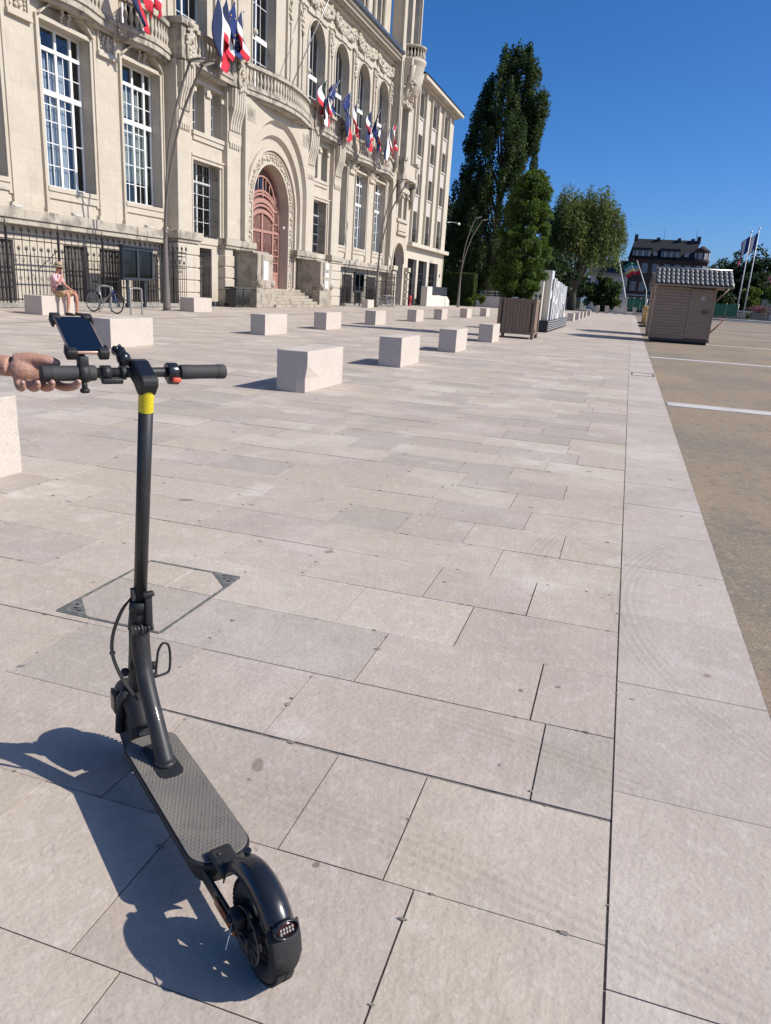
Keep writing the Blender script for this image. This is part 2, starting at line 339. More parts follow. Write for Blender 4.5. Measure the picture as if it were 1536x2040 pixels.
mat('weathered_stone', (.39, .338, .262), .9, layers=((2.2, (.19, .163, .13), .45, .68, .8, 6), (6, (.50, .44, .35), .5, .7, .6), (.9, (.15, .132, .108), .55, .7, .6), (30, (.2, .18, .15), .5, .7, .5)), bump=(30, .012))
mat('cornice_stone', (.45, .395, .31), .88, layers=((1.6, (.17, .152, .128), .48, .66, .8, 7), (7, (.33, .29, .235), .48, .68, .6, 6), (3, (.12, .108, .092), .56, .68, .7, 6, (1, 1, .35)), (25, (.3, .27, .22), .58, .72, .4)), bump=(30, .01))
mat('wing_stone', (.53, .475, .385), .85, layers=((.6, (.48, .42, .335), .45, .7, .6), (12, (.50, .44, .34), .55, .72, .35)), bump=(40, .004)); add_ashlar(MATS['wing_stone'], .5, 1.3, .2)
mat('wing_panel', (.50, .455, .42), .85, layers=((2, (.45, .41, .38), .45, .7, .6),))
mat('white_paint', (.78, .77, .74), .45, layers=((3, (.68, .66, .62), .5, .7, .5),))
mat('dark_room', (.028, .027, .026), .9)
mat('curtain', (.72, .73, .75), .9, layers=((9, (.45, .47, .52), .45, .6, .8, 2, (1, 6, .15)),))
mat('blind', (.62, .66, .58), .8)
mat('iron', (.022, .021, .021), .45, metal=.3, layers=((20, (.05, .04, .035), .5, .7, .5),))
mat('grille_brown', (.115, .098, .085), .7, layers=((6, (.08, .07, .06), .5, .7, .5),))
mat('slate', (.05, .054, .062), .55, layers=((4, (.08, .085, .095), .45, .65, .7),), bump=(8, .02))
mat('door_paint', (.39, .205, .16), .6, layers=((5, (.33, .165, .125), .5, .7, .5),))
mat('door_backing', (.105, .052, .044), .7)
mat('zinc', (.11, .13, .15), .4, metal=.6)
mat('plaque', (.72, .76, .80), .4)
glass_mat('window_glass', (.86, .9, .92), .1); glass_mat('shop_glass', (.35, .4, .42), .75)
XS, XC, XP, XU, YC = -19.83, -19.5, -19.24, -20.07, 39.65
hall = thing('town_hall', (XC, YC, 0), 'long cream limestone town hall with arched entrance, balconies and tall white windows', 'town hall')
W_L = [(18.66, 21.16), (22.98, 25.48), (27.3, 29.8)]; W_R = [(49.35, 51.85), (53.65, 56.15), (57.97, 60.47)]
def wall(name, outline, holes, x, dep=.5, m='ashlar', parent=hall): return MB().prism(outline, x - dep, x, 'x', holes=holes).build(name, m, parent)
def hood_seg(y0, y1, z, rise, n=10):                              # segmental niche above a window
    c = (y0 + y1) / 2; h = (y1 - y0) / 2; R = (h * h + rise * rise) / (2 * rise); a = math.degrees(math.asin(h / R))
    return arc(c, z + rise - R, R, 90 - a, 90 + a, n)
for ws, ya, yb in ((W_L, 12.0, 30.2), (W_R, 49.28, 61.4)):
    hs_ = [rect(a, b, 4.02, 9.11) for a, b in ws] + [hood_seg(a + .02, b - .02, 9.25, .5) for a, b in ws]
    wall('wall', rect(ya, yb, 2.78, 9.75), [h for h in hs_], XS)
    wall('niche_back', rect(ya, yb, 9.15, 9.8), [], XS - .22, .2, 'limestone')
# basement walls with grilled openings
for ya, yb, ops in ((12.0, 30.2, [(18.9, 21.35), (23.75, 25.05), (25.75, 27.05), (27.75, 29.6)]), (49.3, 61.4, [(49.9, 51.3), (52.2, 54.2), (55.0, 56.5), (57.4, 59.8)])):
    wall('basement_wall', rect(ya, yb, 0, 2.6), [rect(a, b, .12, 2.12) for a, b in ops], -19.98, .35)
    for a, b in ops:
        g = MB().box(-20.18, -20.16, a, b, .12, 2.12)
        n = int((b - a) / .17)
        for i in range(n): y = a + (i + .5) * (b - a) / n; g.box(-20.16, -20.10, y - .045, y + .045, .12, 2.12)
        g.build('basement_grille', 'grille_brown', hall)
    l = MB().box(-20.4, -19.5, ya, yb, 2.78, 3.12); l.box(-20.4, -19.56, ya, yb, 2.6, 2.78); l.build('ledge', 'cornice_stone', hall, bevel=.02)
# ---- windows
uq = MB().box(-.004, .004, 0, 1, 0, 1).build('pane', 'window_glass'); pane_me = uq.data; bpy.data.objects.remove(uq)
def window(parent, y0, y1, z0, z1, x, mull, trans, thin_y=(), thin_z=(), m='white_paint', th=.055, gm=None, tall_rail=()):
    f = MB(); d0, d1 = x - .03, x + .035
    f.box(d0, d1, y0, y0 + .07, z0, z1); f.box(d0, d1, y1 - .07, y1, z0, z1); f.box(d0, d1, y0 + .07, y1 - .07, z0, z0 + .09); f.box(d0, d1, y0 + .07, y1 - .07, z1 - .07, z1)
    for y in mull: f.box(d0 - .005, d1 + .012, y - th, y + th, z0 + .03, z1 - .03)
    for z, h in trans: f.box(d0 - .01, d1 + .03, y0 + .03, y1 - .03, z - h, z + h)
    for y, a, b in thin_y: f.box(x - .012, x + .018, y - .016, y + .016, a, b)
    for z, a, b in thin_z: f.box(x - .014, x + .016, a, b, z - .014, z + .014)
    w = f.build('window', m, parent)
    ys = sorted({y0, y1, *mull}); zs = sorted({z0, z1, *[t[0] for t in trans]})
    for a, b in zip(ys, ys[1:]):
        cy = sorted({a, b, *[t[0] for t in thin_y if a < t[0] < b]})
        for c, e in zip(zs, zs[1:]):
            cz = sorted({c, e, *[t[0] for t in thin_z if c < t[0] < e and t[1] <= (a + b) / 2 <= t[2]]})
            for p, q in zip(cy, cy[1:]):
                for r, s in zip(cz, cz[1:]):
                    o = bpy.data.objects.new('pane', pane_me); COL.objects.link(o); o.parent = w
                    o.location = (x - XC, p - YC, r); o.scale = (1, q - p, s - r); o.rotation_euler = (random.uniform(-.004, .004), 0, random.uniform(-.012, .012))
    return w
def curtains(y0, y1, z0, z1, x, m='curtain'):
    V = []; F = []; n = max(8, int((y1 - y0) / .035))
    for i in range(n + 1):
        y = y0 + (y1 - y0) * i / n; xx = x + .035 * math.sin(i * 1.7) + .02 * math.sin(i * .6); V += [(xx, y, z0), (xx, y, z1)]
    for i in range(n): F.append((2 * i, 2 * i + 2, 2 * i + 3, 2 * i + 1))
    MB().add(V, F, 0, True).build('curtain', m, hall, recalc=False)
for i, (a, b) in enumerate(W_L + W_R):
    x = XS - .45; c = (a + b) / 2; mu = [c - .75, c, c + .75]
    window(hall, a, b, 4.02, 9.11, x, mu, [(7.08, .085), (8.42, .06)],
           [(c - .375, 4.1, 8.4), (c + .375, 4.1, 8.4)], [(z, a + .5, b - .5) for z in (4.78, 5.5, 6.2, 6.72, 7.75)] + [(z, a, a + .5) for z in (5.6, 7.75)] + [(z, b - .5, b) for z in (5.6, 7.75)])
    if i == 2:
        bl = MB()
        for k in range(46): z = 4.9 + k * .048; bl.box(x - .17, x - .13, a + .1, b - .1, z, z + .03)
        for k in range(16): z = 7.3 + k * .06; bl.box(x - .17, x - .13, a + .5, b - .6, z, z + .04)
        bl.build('blind', 'blind', hall)
    else:
        for p, q in ((c - .70, c - .30), (c - .14, c + .10), (c + .3, c + .66), (a + .05, a + .35)): curtains(p, q, 4.1, 8.3 if i % 2 else 6.95, x - .16)
    s = MB().box(XS - .42, XS + .10, a - .04, b + .04, 3.86, 4.02); s.box(XS - .3, XS + .06, a, b, 3.62, 3.86); s.build('sill', 'limestone', hall, bevel=.015)
    t = MB()                                                     # moulded surround, running down past the sill
    for y, k in ((a, -1), (b, 1)):
        t.box(XS - .01, XS + .055, min(y, y + .13 * k), max(y, y + .13 * k), 3.55, 9.2); t.box(XS - .01, XS + .10, min(y + .13 * k, y + .19 * k), max(y + .13 * k, y + .19 * k), 3.3, 9.2)
        t.box(XS - .01, XS + .14, min(y + .02 * k, y + .24 * k), max(y + .02 * k, y + .24 * k), 3.13, 3.3)
    t.box(XS - .01, XS + .05, a, b, 9.11, 9.24)
    o_ = hood_seg(a - .1, b + .1, 9.2, .62); i_ = hood_seg(a, b, 9.25, .5); t.prism(o_ + list(reversed(i_)), XS - .01, XS + .17, 'x')
    t.build('window_surround', 'limestone', hall)
    k = MB(); k.box(XS - .02, XS + .2, c - .2, c + .2, 9.62, 9.8)
    for e in (-.17, .17):
        for j in range(5): k.ball((XS + .10 - .02 * j, c + e + .03 * math.sin(j * 2), 9.62 - .1 * j), .085 - .008 * j, 6)
    k.build('keystone_garland', 'limestone', hall)
for y in (21.2 + .9, 25.5 + .92, 17.8, 51.85 + .9, 56.15 + .9):   # square relief panels between the window heads
    p = MB().prism(rect(y - .5, y + .5, 8.95, 9.72), XS - .01, XS + .07, 'x', holes=[rect(y - .4, y + .4, 9.05, 9.62)]); p.box(XS - .01, XS + .14, y - .54, y + .54, 8.82, 8.95)
    for s in (-1, 1):
        for j in range(4): p.ball((XS + .03, y + s * .31, 9.15 + j * .12), .05, 6)
    r_ = random.Random(int(y * 10))
    for j in range(16): p.ball((XS + .04, y + r_.uniform(-.2, .2), 9.34 + r_.uniform(-.22, .22)), r_.uniform(.04, .09), 6, sc=(.8, 1, 1.2))
    p.build('relief_panel', 'limestone', hall)
for y in (21.3, 24.2, 28.6, 50.4, 54.5, 59.0):                   # small flood lights on the ledge
    MB().rbox(-19.75, -19.55, y - .22, y + .16, 3.13, 3.2, .01).box(-19.72, -19.6, y - .26, y - .22, 3.12, 3.24).build('flood_light', 'band_stone', hall)

# ---- central block
door_out = [(36.05, 0), (43.3, 0), (43.3, 9.9), (36.05, 9.9)]
DH, DA = 2.18, 7.30
dz = DA - DH
door_hole = [(YC - DH, .02), (YC + DH, .02)] + arc(YC, dz, DH, 0, 180, 24)
wall('wall', rect(35.72, 43.4, 0, 9.9), [door_hole], XC, .62)
small = [(31.8, 32.8), (33.35, 34.35)]; smallr = [(2 * YC - b, 2 * YC - a) for a, b in small]
GL, GR = (31.7, 34.14), (45.16, 47.6)
wall('wall', rect(30.2, 35.72, 0, 9.9), [rect(GL[0], GL[1], 3.09, 6.35), rect(31.75, 33.35, .3, 2.62)] + [rect(a, b, 7.5, 9.44) for a, b in small], XC, .6)
wall('wall', rect(43.4, 49.28, 0, 9.9), [rect(GR[0], GR[1], 3.2, 6.35)] + [rect(a, b, 7.5, 9.44) for a, b in smallr], XC, .6)
for (a, b), z0 in ((GL, 3.09), (GR, 3.2)):
    t = MB().prism([(a - .1, z0), (a - .1, 6.45), (b + .3, 6.45), (b + .3, 0.7 if a < 40 else 3.2), (b + .14, .7 if a < 40 else 3.2), (b + .14, 6.3), (a, 6.3), (a, z0)], XC - .01, XC + .07, 'x')
    t.box(XC - .01, XC + .12, a - .16, b + .36, 6.452, 6.54); t.box(XC - .2, XC + .05, a, b, z0 - .3, z0); t.build('window_surround', 'limestone', hall)
    window(hall, a, b, z0, 6.35, XC - .55, [(a + b) / 2], [(5.5, .05)], [((a + b) / 2 - .6, z0, 6.3), ((a + b) / 2 + .6, z0, 6.3)], [(z, a, b) for z in (3.8, 4.4, 5.0)])
    g = MB()
    for i in range(13): y = a + .06 + i * (b - a - .12) / 12; g.tube([(XC - .12, y, z0 - .02), (XC - .12, y, 6.2)], .014, 5)
    for z in (z0 + .1, 3.9, 4.85, 5.75): g.box(XC - .135, XC - .105, a, b, z - .015, z + .015)
    for i in range(7): g.ball((XC - .1, a + .2 + i * .34, z0 + .02), .07, 6, sc=(1, 1, .7))
    g.build('window_grille', 'iron', hall)
for a, b in small + smallr:
    window(hall, a, b, 7.5, 9.44, XC - .5, [(a + b) / 2], [], [], [(z, a, b) for z in (7.98, 8.46, 8.94)], th=.03)
for a, b in ((small[0][0], small[1][1]), (smallr[1][0], smallr[0][1])):
    t = MB().box(XC - .3, XC + .12, a - .12, b + .12, 7.32, 7.5); t.box(XC - .1, XC + .07, a - .05, b + .05, 7.12, 7.32)
    for y in (a, (a + b) / 2, b): MB().box(XC - .01, XC + .1, y - .2, y + .2, 9.05, 9.22).build('impost', 'limestone', hall)
    MB().box(XC - .01, XC + .06, a - .18, b + .18, 9.44, 9.56).build('lintel', 'limestone', hall); t.build('sill', 'limestone', hall, bevel=.012)
# gate beside the entrance
g = MB().box(XC - .5, XC - .46, 31.75, 33.35, .3, 2.3)
g.build('service_door', 'grille_brown', hall)
g = MB()
for i in range(11): y = 31.85 + i * .145; g.tube([(XC - .08, y, .2), (XC - .08, y, 2.45)], .013, 5); g.tube([(XC - .08, y, 2.45), (XC - .08, y, 2.58)], [.03, .004], 5)
for z in (.45, 1.7, 2.3): g.box(XC - .1, XC - .06, 31.78, 33.33, z - .02, z + .02)
g.build('service_gate', 'iron', hall)
# entrance arch: carved band, roll mouldings and the coved hood under the balcony
def ring(mb, cy, cz, r0, r1, a0, a1, x0, x1, n=28): return mb.prism(arc(cy, cz, r1, a0, a1, n) + list(reversed(arc(cy, cz, r0, a0, a1, n))), x0, x1, 'x')
t = MB()
ring(t, YC, dz, 2.86, 3.06, 0, 180, XC - .01, XC + .16); ring(t, YC, dz, 2.19, 2.3, 0, 180, XC - .01, XC + .05); ring(t, YC, dz, 2.72, 2.80, 0, 180, XC - .01, XC + .06)
for s in (-1, 1):
    for r0, r1, d in ((2.86, 3.06, .16), (2.19, 2.3, .05), (2.72, 2.80, .06)):
        t.box(XC - .01, XC + d, min(YC + s * r0, YC + s * r1), max(YC + s * r0, YC + s * r1), .9 if r0 < 2.85 else 1.0, dz)
t.build('entrance_moulding', 'limestone', hall)
t = MB(); r_ = random.Random(3)
for i in range(30):
    a = math.radians(6 * i + 3); cy, cz = YC + 2.51 * math.cos(a), dz + 2.51 * math.sin(a)
    for j in range(5): t.ball((XC + .02, cy + r_.uniform(-.13, .13), cz + r_.uniform(-.12, .12)), r_.uniform(.05, .085), 6)
for s in (-1, 1):
    for i in range(14):
        for j in range(4): t.ball((XC + .02, YC + s * 2.51 + r_.uniform(-.14, .14), 1.2 + i * .28 + r_.uniform(-.1, .1)), r_.uniform(.05, .085), 6)
t.build('carved_band', 'limestone', hall)['kind'] = 'stuff'
RH, ZH = 3.62, 5.8
t = MB().prism([(35.74, 9.74), (35.74, 3.2)] + [(YC - RH, 3.2)] + list(reversed(arc(YC, ZH, RH, 0, 180, 30))) + [(YC + RH, 3.2), (43.38, 3.2), (43.38, 9.74)], XC - .01, XC + .50, 'x'); t.build('entrance_spandrel', 'ashlar', hall)
t = MB()
for (r0, x0), (r1, x1) in (((3.06, XC + .02), (3.24, XC + .05)), ((3.24, XC + .05), (3.30, XC + .26)), ((3.30, XC + .26), (3.54, XC + .29)), ((3.54, XC + .29), (3.62, XC + .505))):
    z0 = dz + (ZH - dz) * (r0 - 3.06) / .56; z1 = dz + (ZH - dz) * (r1 - 3.06) / .56
    A = [(YC + r0, 3.2)] + arc(YC, z0, r0, 0, 180, 30) + [(YC - r0, 3.2)]; B = [(YC + r1, 3.2)] + arc(YC, z1, r1, 0, 180, 30) + [(YC - r1, 3.2)]; n = len(A)
    t.add([(x0, *p) for p in A] + [(x1, *p) for p in B], [(i, i + 1, n + i + 1, n + i) for i in range(n - 1)], 0, True)
t.build('entrance_hood', 'limestone', hall, recalc=False)
for s in (-1, 1):                                                # incised date tablets in the spandrels
    p = MB().box(XC + .44, XC + .515, YC + s * 3.3 - .42, YC + s * 3.3 + .42, 8.75, 9.45)
    for j in range(6): p.box(XC + .44, XC + .53, YC + s * 3.3 - .35 + j * .13, YC + s * 3.3 - .30 + j * .13, 8.85, 9.3)
    p.build('carved_tablet', 'cornice_stone', hall)
# entrance door
XD = XC - .57
d = MB().prism([(YC - DH, .9), (YC + DH, .9)] + arc(YC, dz, DH, 0, 180, 24), XD - .08, XD - .03, 'x', holes=[[(YC - 1.45, 5.75), (YC, 5.95), (YC + 1.45, 5.75)] + arc(YC, dz, 1.6, 20, 160, 14)])
dr = d.build('entrance_door', 'door_backing', hall)
g = MB()
for y, w in ((-2.1, .08), (-1.35, .09), (0, .085), (1.35, .09), (2.1, .08)): g.box(XD - .03, XD + .05, YC + y - w, YC + y + w, .92, 5.0 if abs(y) < 1.4 else 5.2)
for z, w in ((1.75, .07), (3.95, .07), (1.0, .1), (2.7, .03)): g.box(XD - .03, XD + .045, YC - 2.1, YC + 2.1, z - w, z + w)
for s in (-1, 1): g.box(XD - .03, XD + .02, YC + s * .7 - .6, YC + s * .7 + .6, 1.05, 1.7); g.box(XD - .03, XD + .02, YC + s * 1.75 - .3, YC + s * 1.75 + .3, 1.05, 1.7)
for (h, w) in ((4.75, .1), (5.05, .06), (5.3, .11), (5.62, .05), (5.78, .05)):
    R = 2.4; ring(g, YC, h + .22 - R, R - w, R + w, 54, 126, XD - .03, XD + .06 + w * .3, 14)
ring(g, YC, dz, 2.02, 2.16, 0, 180, XD - .03, XD + .06); ring(g, YC, dz, 1.58, 1.66, 12, 168, XD - .03, XD + .05)
for y in (-1.35, -.9, -.45, .45, .9, 1.35): g.tube([(XD, YC + y, 5.7), (XD, YC + y, 5.1 + math.sqrt(max(.1, 2.56 - y * y)) - .05)], .028, 6)
g.build('door_frame', 'door_paint', dr)
g = MB(); r_ = random.Random(8)
for i in range(27):
    y = -1.28 + i * .0985
    if abs(y) > .1: g.tube([(XD - .005, YC + y, 1.8), (XD - .005, YC + y, 4.85 - .12 * y * y)], .013, 5)
for k in range(60):                                              # scrolls of the ironwork
    y, z = r_.uniform(-1.25, 1.25), r_.choice((2.1, 2.4, 3.0, 3.4, 4.3, 4.5)) + r_.uniform(-.1, .1)
    g.tube([(XD + .01, YC + y + .09 * math.cos(q) * (1 - q / 9), z + .09 * math.sin(q) * (1 - q / 9)) for q in [j * .9 for j in range(8)]], .013, 4)
for s in (-1, 1):
    for k in range(40):
        y, z = s * r_.uniform(1.5, 2.0), r_.uniform(1.8, 6.0)
        if z > 5.1 and math.hypot(y, z - dz) > 2.0: continue
        g.tube([(XD + .01, YC + y + .1 * math.cos(q) * (1 - q / 9), z + .1 * math.sin(q) * (1 - q / 9)) for q in [j * .9 for j in range(8)]], .015, 4)
    for j in range(5): g.box(XD - .02, XD + .03, YC + s * 1.75 - .33, YC + s * 1.75 + .33, 2.3 + j * .7, 2.36 + j * .7)
for j in range(12): g.ball((XD + .05, YC, 5.75 + j * .08), .1 - .004 * j, 6, sc=(.6, 1, .8))
g.build('door_ironwork', 'door_paint', dr)
MB().prism([(YC - 1.5, 5.7), (YC + 1.5, 5.7)] + arc(YC, dz, 1.62, 10, 170, 14), XD - .07, XD - .05, 'x').build('fanlight', 'window_glass', dr)
MB().ball((XC - .25, YC + DH - .02, 4.3), .09, 8).build('entrance_lamp', 'white_paint', hall)
# steps, cheek walls and pedestals
for i in range(6):
    MB().box(-19.6, -17.75 - i * .27, 36.85 + (0 if i < 2 else .02), 43.05 - (0 if i < 3 else .02), i * .155, (i + 1) * .155 - .002).build('step', 'weathered_stone', hall, bevel=.012)
MB().box(-20.2, -19.6, YC - DH - .02, YC + DH + .02, 0, .93).build('threshold', 'weathered_stone', hall)
for y0, y1, s in ((34.9, 36.84, 1), (43.06, 45.0, -1)):
    c = MB().box(-19.45, -17.92, y0 + .15, y1 - .15, 0, 2.62); c.box(-18.35, -17.86, y0 - .02, y1 + .02, 0, .95)
    c.box(-18.3, -17.9, y0 + .1, y0 + .55, .95, 1.25); c.box(-18.3, -17.9, y1 - .55, y1 - .1, .95, 1.25); c.box(-18.1, -17.85, y0 + .55, y1 - .2, .95, 2.58)
    c.ball((-17.92, y0 + .3, 1.2), .22, 10); c.ball((-17.92, y1 - .25, 1.2), .22, 10)
    c.box(-19.45, -18.15, y0 + .08, y1 - .08, 2.62, 2.72)
    c.build('cheek_wall', 'weathered_stone', hall, bevel=.03)
MB().box(-17.85, -17.83, 35.55, 36.05, 1.35, 2.25).build('plaque', 'plaque', hall)
for z0, z1 in ((2.2, 2.55), (1.75, 2.0), (1.1, 1.55)): MB().box(-17.85, -17.83, 43.75, 44.25, z0, z1).build('plaque', 'plaque', hall)
for y0, y1 in ((33.9, 37.05), (42.2, 45.3)):
    c = MB().box(XC - .1, -19.0, y0, y1, 2.86, 3.17); c.box(XC - .1, -19.07, y0 + .08, y1 - .08, 2.72, 2.86)
    c.build('pedestal_cap', 'cornice_stone', hall, bevel=.025)
    c = MB(); zz = 0
    for h in (.8, .55, .55, .55): c.box(XC - .1, -19.12, (y0 + .1) if y0 < 40 else y1 - 1.0, (y0 + 1.0) if y0 < 40 else y1 - .1, zz, zz + h - .06); zz += h
    c.box(XC - .1, -19.17, (y0 + .16) if y0 < 40 else y1 - .94, (y0 + .94) if y0 < 40 else y1 - .16, 0, 2.72); c.build('rusticated_pier', 'limestone', hall, bevel=.03)
for y0, y1 in ((29.7, 31.75), (47.6, 49.7)):                     # pedestals under the outer pilasters
    c = MB().box(XS, -18.98, y0, y1, 2.86, 3.2); c.box(XS, -19.06, y0 + .08, y1 - .08, 2.72, 2.86); c.build('pedestal_cap', 'cornice_stone', hall, bevel=.025)
    c = MB(); zz = 0
    for h in (.62, .54, .54, .54, .48): c.box(XS, -19.08, y0 + .15, y1 - .15, zz, zz + h - .05); zz += h
    c.box(XS, -19.13, y0 + .2, y1 - .2, 0, 2.72); c.build('rusticated_pier', 'limestone', hall, bevel=.03)
# pilasters with fluted consoles and carved drops
PIL = [(30.15, 31.25), (34.4, 35.72), (43.4, 44.9), (47.95, 49.28)]
for q, (a, b) in enumerate(PIL):
    p = MB().box(XS, XP, a, b, 3.2, 9.85)
    p.build('pilaster', 'ashlar', hall)
    f = MB(); n = 5
    for i in range(n):
        y = a + .12 + (b - a - .24) * (i + .5) / n; w = (b - a - .24) / n * .36
        zs = [9.8, 9.2, 8.9, 8.6, 8.3, 8.05]; ds = [.34, .32, .28, .17, .10, .085]
        V = []; F = []
        for z, e in zip(zs, ds): V += [(XP - .02, y - w, z), (XP + e, y - w, z), (XP + e, y + w, z), (XP - .02, y + w, z)]
        for k in range(len(zs) - 1):
            o = 4 * k; F += [(o, o + 1, o + 5, o + 4), (o + 1, o + 2, o + 6, o + 5), (o + 2, o + 3, o + 7, o + 6)]
        F += [(0, 1, 2, 3)]; F.append(tuple(4 * (len(zs) - 1) + j for j in (3, 2, 1, 0))); f.add(V, F)
        f.box(XP - .01, XP + .07, y - w * .8, y + w * .8, 7.85, 7.98)
        f.box(XP - .01, XP + .075, y - w * .9, y + w * .9, 7.3, 7.5)
    f.box(XP - .01, XP + .06, a + .06, b - .06, 7.5, 7.98); f.box(XP - .01, XP + .22, a + .1, b - .1, 9.0, 9.82); f.build('fluted_console', 'limestone', hall)
    c = MB().box(XS, XP + .32, a - .02, b + .02, 9.86, 10.4); c.box(XS, XP + .27, a + .03, b - .03, 10.4, 11.1); c.box(XS, XP + .38, a - .08, b + .08, 11.1, 11.35)
    c.build('balcony_pier', 'cornice_stone', hall, bevel=.02)
    c = MB(); r_ = random.Random(q)
    for j in range(46):
        z = 9.75 + j * .035; c.ball((XP + .36, (a + b) / 2 + r_.uniform(-.28, .28) * (1 - abs(z - 10.6) * .5), z), r_.uniform(.06, .13), 6)
    for s in (-1, 1): c.tube([(XP + .4, (a + b) / 2 + s * (.16 + .12 * math.sin(k * .5)), 9.8 + k * .13) for k in range(11)], .045, 6)
    c.ball((XP + .40, (a + b) / 2, 11.2), .16, 8, sc=(.9, 1.2, .9)); c.build('carved_drop', 'limestone', hall)['kind'] = 'stuff'
# ---- balconies: slab, rail, balusters
def plan_side(y, ws):
    d = .38
    for a, b in ws:
        c = (a + b) / 2; t = (y - c) / 2.05
        if abs(t) < 1: d += .30 * (.5 + .5 * math.cos(math.pi * t))
    return XS + d
def plan_bow(y): t = (y - YC) / 3.95; return -18.92 + .58 * max(0, math.cos(t * math.pi / 2)) ** 1.1
baluster = MB().lathe([(.075, 0), (.075, .06), (.045, .09), (.05, .16), (.085, .30), (.08, .38), (.045, .58), (.05, .66), (.075, .70), (.075, .76)], n=8).build('baluster', 'limestone'); bal_me = baluster.data; bpy.data.objects.remove(baluster)
def strip(mb, ys, fx, back, off, z0, z1):
    pts = [(fx(y) + off, y) for y in ys]; mb.prism(pts + [(back if not callable(back) else back(y), y) for y in reversed(ys)], z0, z1, 'z')
def balcony(y0, y1, fx, zs, back, lo=0.0, sp=.27, gaps=()):
    n = max(2, int((y1 - y0) / .22)); ys = [y0 + (y1 - y0) * i / n for i in range(n + 1)]
    m = MB(); strip(m, ys, fx, back, -.16, zs - .20, zs - .10); strip(m, ys, fx, back, -.04, zs - .10, zs + .12); strip(m, ys, fx, back, .02, zs + .12, zs + .24); m.build('balcony_slab', 'cornice_stone', hall)
    r = MB(); bz = zs + .24; h = .8
    strip(r, ys, fx, lambda y: fx(y) - .28, -.06, bz, bz + .10); strip(r, ys, fx, lambda y: fx(y) - .32, -.02, bz + .10 + .76, bz + .10 + .76 + .16)
    ra = r.build('balustrade', 'cornice_stone', hall)
    k = int((y1 - y0) / sp)
    for i in range(k):
        y = y0 + (i + .5) * (y1 - y0) / k
        if any(a < y < b for a, b in gaps): continue
        o = bpy.data.objects.new('baluster', bal_me); COL.objects.link(o); o.parent = ra; o.location = (fx(y) - .17 - XC, y - YC, bz + .10)
    for a, b in gaps: MB().box(fx((a + b) / 2) - .26, fx((a + b) / 2) - .06, a, b, bz + .1, bz + .86).build('balustrade_die', 'limestone', hall)
balcony(17.6, 30.13, lambda y: plan_side(y, W_L), 9.82, XU - .05, gaps=((21.7, 22.5), (25.95, 26.85)))
balcony(31.27, 34.38, lambda y: -18.9, 9.95, XU - .05)
balcony(35.74, 43.38, plan_bow, 9.95, XU - .05)
balcony(44.92, 47.93, lambda y: -18.9, 9.95, XU - .05)
balcony(49.3, 61.38, lambda y: plan_side(y, W_R), 9.82, XU - .05, gaps=((52.3, 53.2), (56.6, 57.5)))
wall('lintel_band', rect(12, 61.4, 9.752, 10.3), [], XS - .02, .5, 'limestone')
# bird spikes along the entrance balcony rail
sp_ = MB()
for i in range(60):
    y = 35.9 + i * .125; x = plan_bow(y) - .18
    for s in (-.05, .03, .07): sp_.tube([(x, y, 11.15), (x + s, y + s * .6, 11.33)], .005, 3, caps=False)
sp_.build('bird_spikes', 'iron', hall)
# ---- upper storey
UP = [(19.0, 21.4), (23.1, 25.6), (27.25, 29.75), (31.45, 33.95), (45.3, 47.85), (49.55, 52.05), (53.85, 56.35), (58.25, 60.75)]
UC = (38.35, 40.95)
wall('upper_wall', rect(12, 61.4, 10.3, 18.1), [arched(a, b, 10.35, 16.2) for a, b in UP] + [arched(UC[0], UC[1], 10.35, 17.0)], XU, .6)
for i, (a, b) in enumerate(UP + [UC]):
    top = 16.2 if i < 8 else 17.0; c = (a + b) / 2; x = XU - .5
    window(hall, a - .02, b + .02, 10.35, top, x, [c], [(13.35, .12)], [(c - .6, 10.4, 13.2), (c + .6, 10.4, 13.2)] + ([(c + .55, 13.5, top), (c - .55, 13.5, top)]), [(12.3, a, b)] if i != 8 else [(12.3, a, b), (14.9, a, b)])
    if i == 4: curtains(a + .15, a + 1.0, 10.4, 13.2, x - .12)
    t = MB(); t.ball((x + .1, c - .2, 13.55), .18, 8); r = (b - a) / 2
    ring(t, c, top - r, r, r + .1, 0, 180, XU - .01, XU + .06, 18); 
    for s in (-1, 1): t.box(XU - .01, XU + .06, min(c + s * r, c + s * (r + .1)), max(c + s * r, c + s * (r + .1)), 10.4, top - r)
    t.build('window_surround', 'limestone', hall)
for y in (22.25, 26.45, 30.6, 34.9, 36.6, 42.6, 44.2, 48.7, 52.95, 57.3, 61.15):   # pilaster strips with a fluted groove and carved drops
    t = MB().box(XU - .02, XU + .13, y - .34, y - .12, 10.3, 16.3); t.box(XU - .02, XU + .13, y + .12, y + .34, 10.3, 16.3); t.box(XU - .02, XU + .06, y - .12, y + .12, 10.3, 16.3)
    t.build('pilaster_strip', 'limestone', hall)
    t = MB(); r_ = random.Random(int(y * 7))
    for j in range(26): z = r_.uniform(0, 1); t.ball((XU + .14, y + r_.uniform(-.3, .3) * (.35 + .65 * z), 14.9 + 1.6 * z), r_.uniform(.06, .12), 6)
    t.build('carved_drop', 'limestone', hall)['kind'] = 'stuff'
fr = MB(); fr.box(XU - .02, XU + .08, 12, 61.4, 16.45, 16.55)
for y in (50.8, 55.1, 59.5, 46.55, 39.65, 32.7, 28.5):
    for s in (-1, 1): fr.box(XU - .02, XU + .1, y + s * 1.0 - .5, y + s * 1.0 + .5, 16.28, 16.45)
    fr.box(XU - .02, XU + .14, y - .5, y + .5, 16.30, 16.9)
fr.build('frieze_moulding', 'limestone', hall)
